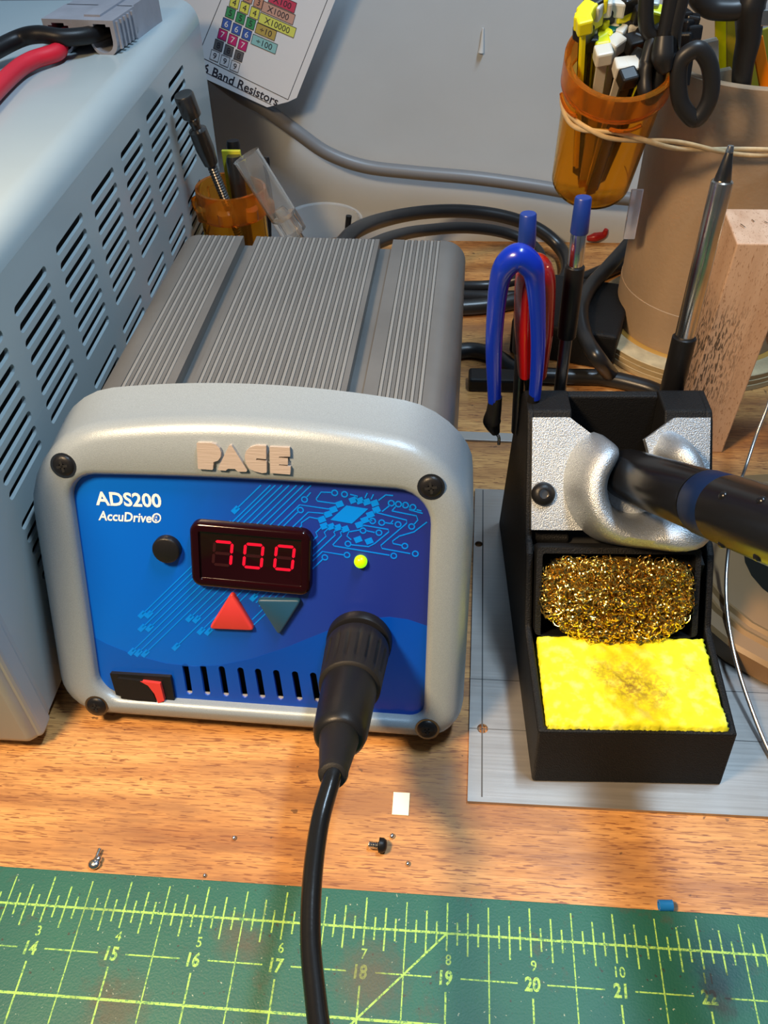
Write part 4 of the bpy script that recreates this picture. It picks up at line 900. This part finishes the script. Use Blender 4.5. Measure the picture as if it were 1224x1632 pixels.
cable2([(540, 395, 300), (570, 366, 330), (620, 348, 385), (680, 338, 420), (745, 337, 436), (810, 347, 441), (862, 368, 440), (896, 400, 430), (904, 432, 400), (886, 458, 380), (845, 472, 380), (780, 474, 380), (690, 472, 360)], 4.2, 'outer black cable loop leaning on the wall base behind the station')
cable2([(590, 392, 300), (625, 378, 330), (670, 368, 370), (740, 363, 400), (800, 370, 412), (845, 388, 410), (862, 412, 395), (850, 436, 380), (815, 448, 380), (770, 456, 380), (690, 456, 370)], 3.4, 'inner black cable loop just inside the large loop at the wall base')
cable2([(680, 490, 460, 5), (740, 490, 460, 5), (800, 484, 460, 5), (860, 470, 460, 5), (930, 446, 460, 5), (990, 420, 460, 5), (1030, 400, 460, 5)], 4.8, 'thick glossy black cable crossing from the station toward the cardboard tube')
cable2([(1040, 340, 415), (1005, 385, 400), (970, 425, 370), (940, 458, 345), (926, 492, 320), (932, 535, 300), (952, 570, 280), (975, 600, 460)], 4.2, 'black cable bending down over the black adapter beside the cardboard tube')
cable2([(705, 566, 460), (750, 558, 460), (790, 568, 460), (815, 585, 460), (840, 596, 460), (900, 600, 460), (960, 602, 460), (1010, 612, 460), (1050, 626, 460), (1090, 655, 460)], 4.4, 'black cable running just behind the top of the tool stand')
ad = root('power_adapter', PZ(880, 560, 0), 'black box power adapter lying behind the coloured tool handles', 'power adapter')
A_ = PZ(985, 590, 0); ang = -.10
ax_ = nrm(V(1, -.35, 0)); ay_ = nrm(V(.35, 1, 0))
pA = PZ(978, 590, 2); q_ = nrm(V(0.28, 1, 0)); x_ = nrm(V(1, -.28, 0))
c_ = pA - x_ * 30 + q_ * 30
MB().box(V(c_[0], c_[1], 11), (58, 58, 22), (x_, q_, uz)).build('adapter_body', BLKT, ad, 0, bevel=2.0, segs=3)
tag(MB().box(PZ(800, 606, 4), (36, 12, 8), (nrm(V(1, .0, 0)), V(0, 1, 0), uz)).build('plug_block', BLK, None, 0, bevel=1.5), 'small black block on the wood between the station and the blue-handled tool', 'plug')
tag(MB().tube([PZ(935, 380, 4), PZ(948, 378, 5), PZ(962, 374, 6), PZ(966, 366, 10)], 2.6, 10, 5, rads=[1.5, 3, 2.4, 1.4]).build('red_clip', M('dark_red_plastic', (0.35, 0.01, 0.01), .35), None, 60), 'small dark red plastic scrap at the foot of the wall', 'scrap')

# ==================================================================== BEHIND THE STATION: jar of tools, cup
jb = PD(366, 335, 500); jx, jy = jb[0] + 2, jb[1] + 0
jt = PD(366, 292, 497); JZ = jt[2] + 0
av = root('amber_jar', (jx, jy, 0), 'amber jar of small tools standing behind the station by the grey supply', 'jar')
MB().lathe((jx, jy, 0), uz, [(0, 14), (.5, 16), (2, 17), (JZ - 14, 17.5), (JZ - 14, 16.2), (2, 15.8), (1.5, 14)], 48).build('jar_body', AMB, av, 40)
R_ = []
def scal(h, r, amp):
    return [V(jx + (r + amp * max(0, math.cos(8 * t)) ) * math.cos(t), jy + (r + amp * max(0, math.cos(8 * t))) * math.sin(t), h) for t in np.linspace(0, 2 * math.pi, 96, endpoint=False)]
MB().rings([scal(JZ - 15, 17.6, 0), scal(JZ - 13, 19.0, 2.4), scal(JZ - 7, 19.4, 2.6), scal(JZ - 5.5, 18.4, .6), scal(JZ, 18.2, 0), scal(JZ, 16.4, 0), scal(JZ - 15, 16.2, 0)], True, False, False).build('scalloped_rim', AMB2, av, 40)
def stick2(name, a, b, segs, label, cat):
    a, b = V(*a), V(*b); L = float(np.linalg.norm(b - a)); d = nrm(b - a); r = root(name, a, label, cat)
    for nm, s0, s1, prof_, mt, sg in segs:
        MB().lathe(a, d, [(L * h, q) for h, q in prof_], sg).build(nm, mt, r, 40)
    return r
DJ = float(np.linalg.norm(V(jx, jy, JZ) - CAM))
a = V(jx - 4, jy, 20); tp = PD(292, 150, DJ - 28); L = float(np.linalg.norm(tp - a)); 
foot = V(jx + 2, jy, JZ - 30)
coil = [(0.0, 1.8)] + [(k / 60 * .55 + .005, 2.0 + (.6 if k % 2 else 0)) for k in range(1, 60)]
GUN = M('gunmetal', (0.13, 0.125, 0.12), 0.28, 0.95)
stick2('flexible_driver', foot, tp, (('coiled_shaft', 0, 1, coil + [(.56, 1.8)], GUN, 14), ('knurled_sleeve', 0, 1, [(.55, 2.6), (.56, 3.6), (.66, 4.6), (.78, 4.5), (.79, 2.4), (.85, 2.4)], GUN, 20), ('drive_socket', 0, 1, [(.82, 2.6), (.85, 3.0), (.87, 4.7), (.99, 4.9), (1, 4.4), (.995, 2.4)], GUN, 24)), 'gunmetal flexible driver with a coiled shaft leaning out of the amber jar', 'driver')
stick2('steel_rod', V(jx + 4, jy + 2, 20), PD(372, 248, DJ), (('rod', 0, 1, [(0, 4.2), (.97, 4.2), (1, 3.6)], GUN, 20),), 'grey metal rod standing upright in the amber jar', 'rod')
stick2('black_rod', V(jx + 2, jy + 8, 20), PD(371, 224, DJ + 8), (('rod', 0, 1, [(0, 3.6), (.98, 3.6), (1, 3.2)], BLK, 20),), 'black rod behind the grey metal rod in the amber jar', 'rod')
stick2('thin_rod', V(jx + 14, jy + 4, 30), PD(425, 250, DJ + 4), (('rod', 0, 1, [(0, 1.6), (.98, 1.6), (1, 1.2)], BLK, 12),), 'thin dark rod at the right rim of the amber jar', 'rod')
CLR = M('clear_glass', (0.86, 0.86, 0.85), 0.05, trans=.93, ior=1.35)
ga = PD(470, 372, DJ - 22); gb = PD(392, 248, DJ - 30)
r = stick2('glass_tube', ga, gb, (('outer_tube', 0, 1, [(0, 6.6), (.1, 7.0), (.98, 7.0), (1, 7.3), (1, 6.3), (.98, 6.2), (.25, 6.2), (.2, 4)], CLR, 32), ('inner_tube', 0, 1, [(-.3, 3.2), (.30, 3.2), (.34, 2.4), (.34, 1.4)], CLR, 20)), 'clear glass tube leaning to the right out of the amber jar', 'tube')
tag(MB().box((jx + 1, jy + 9, JZ - 2), (10, 2, 34)).build('yellow_card_strip', M('yellow_strip', (0.6, 0.55, 0.03), .4), None, 0, bevel=.4), 'short yellow strip inside the amber jar behind the rods', 'strip')
# clear cup
ctc = PD(512, 352, DJ + 5); CUPZ = ctc[2]; cu = root('clear_cup', (ctc[0], ctc[1], 0), 'clear plastic cup with a white label behind the station', 'cup')
CP = M('clear_cup_plastic', (0.85, 0.87, 0.88), 0.12, trans=.85, ior=1.12)
MB().lathe((ctc[0], ctc[1], 0), uz, [(0, 14), (.5, 16.0), (CUPZ - 8, 20.0), (CUPZ - 7, 21), (CUPZ, 21.6), (CUPZ + .5, 22.4), (CUPZ - .3, 21.0), (CUPZ - 8, 19.5), (2, 15.3), (1.5, 13)], 56, True, True).build('cup_wall', CP, cu, 40)
MB().rings([[V(ctc[0] + r_ * math.cos(t), ctc[1] + r_ * math.sin(t), h) for r_, h in ((16.6, 10), (21.2, CUPZ - 9), (21.4, CUPZ - 9), (16.9, 10))] for t in np.linspace(4.15, 4.8, 8)]).build('white_label', M('white_label_paper', (0.72, 0.75, 0.8), .6), cu, 40)
tag(MB().cyl(V(ctc[0] + 6, ctc[1] - 2, 3), PD(556, 344, DJ + 2), 1.6).build('black_stick', BLK, None, 40), 'thin black stick standing in the clear cup', 'stick')

# ==================================================================== CHART ON THE WALL
WF = Frame(V(0, WALLY - 24, 0), (1, 0, 0), (0, 0, 1)); WF.n = V(0, -1, 0)
pc = [WF.uv(*p) for p in ((426, 171), (447, 163), (470, 156), (540, -14))]
def wq(x, y): return WF.uv(310 + x / 5.1, y / 5.1)
ch = root('resistor_chart', WF(*wq(300, 500)), 'white printed resistor colour chart with coloured digit boxes hanging on the wall', 'chart')
PW = M('white_paper', (0.78, 0.80, 0.84), 0.55)
ol = [wq(-250, 465), wq(0, 600), wq(590, 872), wq(760, 828), wq(830, 795), wq(1150, -15), wq(1450, -700), wq(300, -1300), wq(-700, -850)]
plate2d(WF, [ol], -.25, 0).build('sheet', PW, ch, 0)
INK = M('black_ink', (0.03, 0.03, 0.045), .6); mbk = MB()
def wl_(a, b, wd_=.35): ribbon(WF, [wq(*a), wq(*b)], wd_, .05, mbk, .02)
wl_((-250, 345), (55, 465)); wl_((55, 465), (760, 810)); wl_((-250, 480), (75, 580)); wl_((75, 580), (625, 852)); wl_((760, 810), (1080, 0)); wl_((1080, 0), (1350, -700)); wl_((50, 400), (215, 0)); wl_((215, 0), (480, -700))
e0, e1 = V(*wq(0, 0)), V(*wq(80, 35)); dx = nrm(e1 - e0); rot = math.atan2(dx[1], dx[0])
rows = [(325, 20, '4', (0.75, 0.75, 0.12), 1), (292, 105, '5', (0.05, 0.30, 0.12), 1), (260, 195, '6', (0.05, 0.12, 0.45), 0), (228, 282, '7', (0.55, 0.03, 0.18), 0), (196, 368, '8', (0.12, 0.12, 0.13), 1), (165, 453, '9', (0.75, 0.76, 0.80), 1), (357, -66, '3', (0.60, 0.30, 0.20), 1)]
mw = MB()
def boxed(c, wpx, hpx, ang_, col, txt, size, mb_txt):
    """a bordered coloured box centred at picture point c"""
    cx, cy = wq(*c); ca, sa = math.cos(rot), math.sin(rot); a_, b_ = wpx / 2, hpx / 2
    P4 = [(cx + ca * x - sa * y, cy + sa * x + ca * y) for x, y in ((-a_, -b_), (a_, -b_), (a_, b_), (-a_, b_))]
    flat(WF, [P4], .04).build('colour_box', col, ch, 0)
    for i in range(4): ribbon(WF, [P4[i], P4[(i + 1) % 4]], .28, .1, mbk, .02)
    text2d(WF, txt, cx, cy, size, .14, mb_txt, 0, thick=.03, rot=rot)
colm = {}
for x, y, t, c_, dark in rows:
    mt = M('print_' + t, c_, .55)
    for k in range(3): boxed((x + 82 * k, y + 43 * k), 4.9, 5.4, 0, mt, t, 4.6, mbk if dark else mw)
for c_, wd_, t, col in (((680, 105), 18.5, 'X1000', (0.62, 0.36, 0.28)), ((672, 205), 21, 'X10000', (0.72, 0.76, 0.15)), ((580, 258), 11.5, '\u00f710', (0.50, 0.38, 0.10)), ((567, 358), 14.5, '\u00f7100', (0.28, 0.58, 0.60)), ((715, 20), 15, 'X100', (0.60, 0.06, 0.12))):
    boxed(c_, wd_, 5.4, 0, M('print_' + t, col, .55), t, 4.6, mbk)
a_, b_ = wq(75, 545), wq(680, 830); text2d(WF, '6 Band Resistors', (a_[0] + b_[0]) / 2, (a_[1] + b_[1]) / 2, 7.2, .08, mbk, .12, thick=.03, rot=math.atan2(b_[1] - a_[1], b_[0] - a_[0]), wfit=math.hypot(b_[0] - a_[0], b_[1] - a_[1]))
mbk.build('black_print', INK, ch, 0); mw.build('white_digits', WHT, ch, 0)
# wall marks
mk = PY(767, 72, WALLY - 1); tag(MB().tube([mk + V(.5, 0, 9), mk + V(.3, 0, 0), mk + V(0, 0, -4)], 1.4, 10, 5, rads=[.5, 1.2, 1.7]).build('paint_drip', M('wall_paint_drip', (0.66, 0.67, 0.66), .25, coat=.5), None, 60), 'small glossy drip of paint on the wall', 'paint drip')

# ==================================================================== BITS ON THE BENCH
p = PZ(639, 1281, .3); tag(MB().box((p[0], p[1], .25), (5.6, 8.2, .4), (nrm(V(1, 0.0, 0)), nrm(V(.0, 1, 0)), uz)).build('paper_chip', M('cream_paper', (0.85, 0.85, 0.62), .6), None, 0), 'small cream paper rectangle on the wood right of the cord', 'paper chip')
p = PZ(606, 1347, 2.4)
sr_ = root('loose_screw', (p[0], p[1], 0), 'short black machine screw lying on the wood below the paper chip', 'screw')
MB().lathe(p + V(1.0, 0, 0), (1, -.05, 0), [(-1.5, 1.2), (-1.4, 2.4), (0, 2.4), (.9, 1.8), (1.2, .8)], 20).build('head', BLK, sr_, 40)
MB().lathe(p + V(-3.8, .1, -.3), (1, -.05, 0), [(0, 1)] + [(.3 + k * .3, 1.05 + (.2 if k % 2 else 0)) for k in range(11)], 14).build('thread', STEEL, sr_, 40)
SOL = M('solder_bead', (0.75, 0.72, 0.68), .2, 1.0)
mb = MB(); p = PZ(150, 1377, 1.3); mb.sphere(p, 1.7, 14, 10, (1.2, 1, .7)); mb.sphere(p + V(1, 1.6, .2), 1.1, 12, 8); mb.tube([p, p + V(.2, 2.6, .3), p + V(.3, 5, 0)], .7, 8, 4, rads=[1, .5, .7])
tag(mb.build('solder_blob', SOL, None, 60), 'shiny splash of solder on the wood at the edge of the mat, left', 'solder')
for (px, py, r_, t) in ((625, 1332, .8, 'shiny solder bead just above the black screw on the wood'), (650, 1376, .7, 'tiny solder bead below and right of the black screw'), (373, 1335, .7, 'tiny solder bead on the wood left of the cord'), (326, 1395, .6, 'tiny solder bead right at the mat edge left of the cord')):
    p = PZ(px, py, r_); tag(MB().sphere((p[0], p[1], r_ * .9), r_, 12, 8, (1, 1.2, .9)).build('solder_bead', SOL, None, 60), t, 'solder')
p = PZ(1060, 1444, 1.5); r = MB(); r.lathe((p[0] - 2, p[1], 1.7), (1, .05, 0), [(0, 1.7), (4.2, 1.7), (4.2, 1.2), (0, 1.2), (0, 1.7)], 18, False, False)
tag(r.build('blue_sleeve', M('blue_insulation', (0.01, 0.17, 0.55), .35), None, 40), 'short piece of blue wire insulation at the mat edge, right', 'insulation scrap')
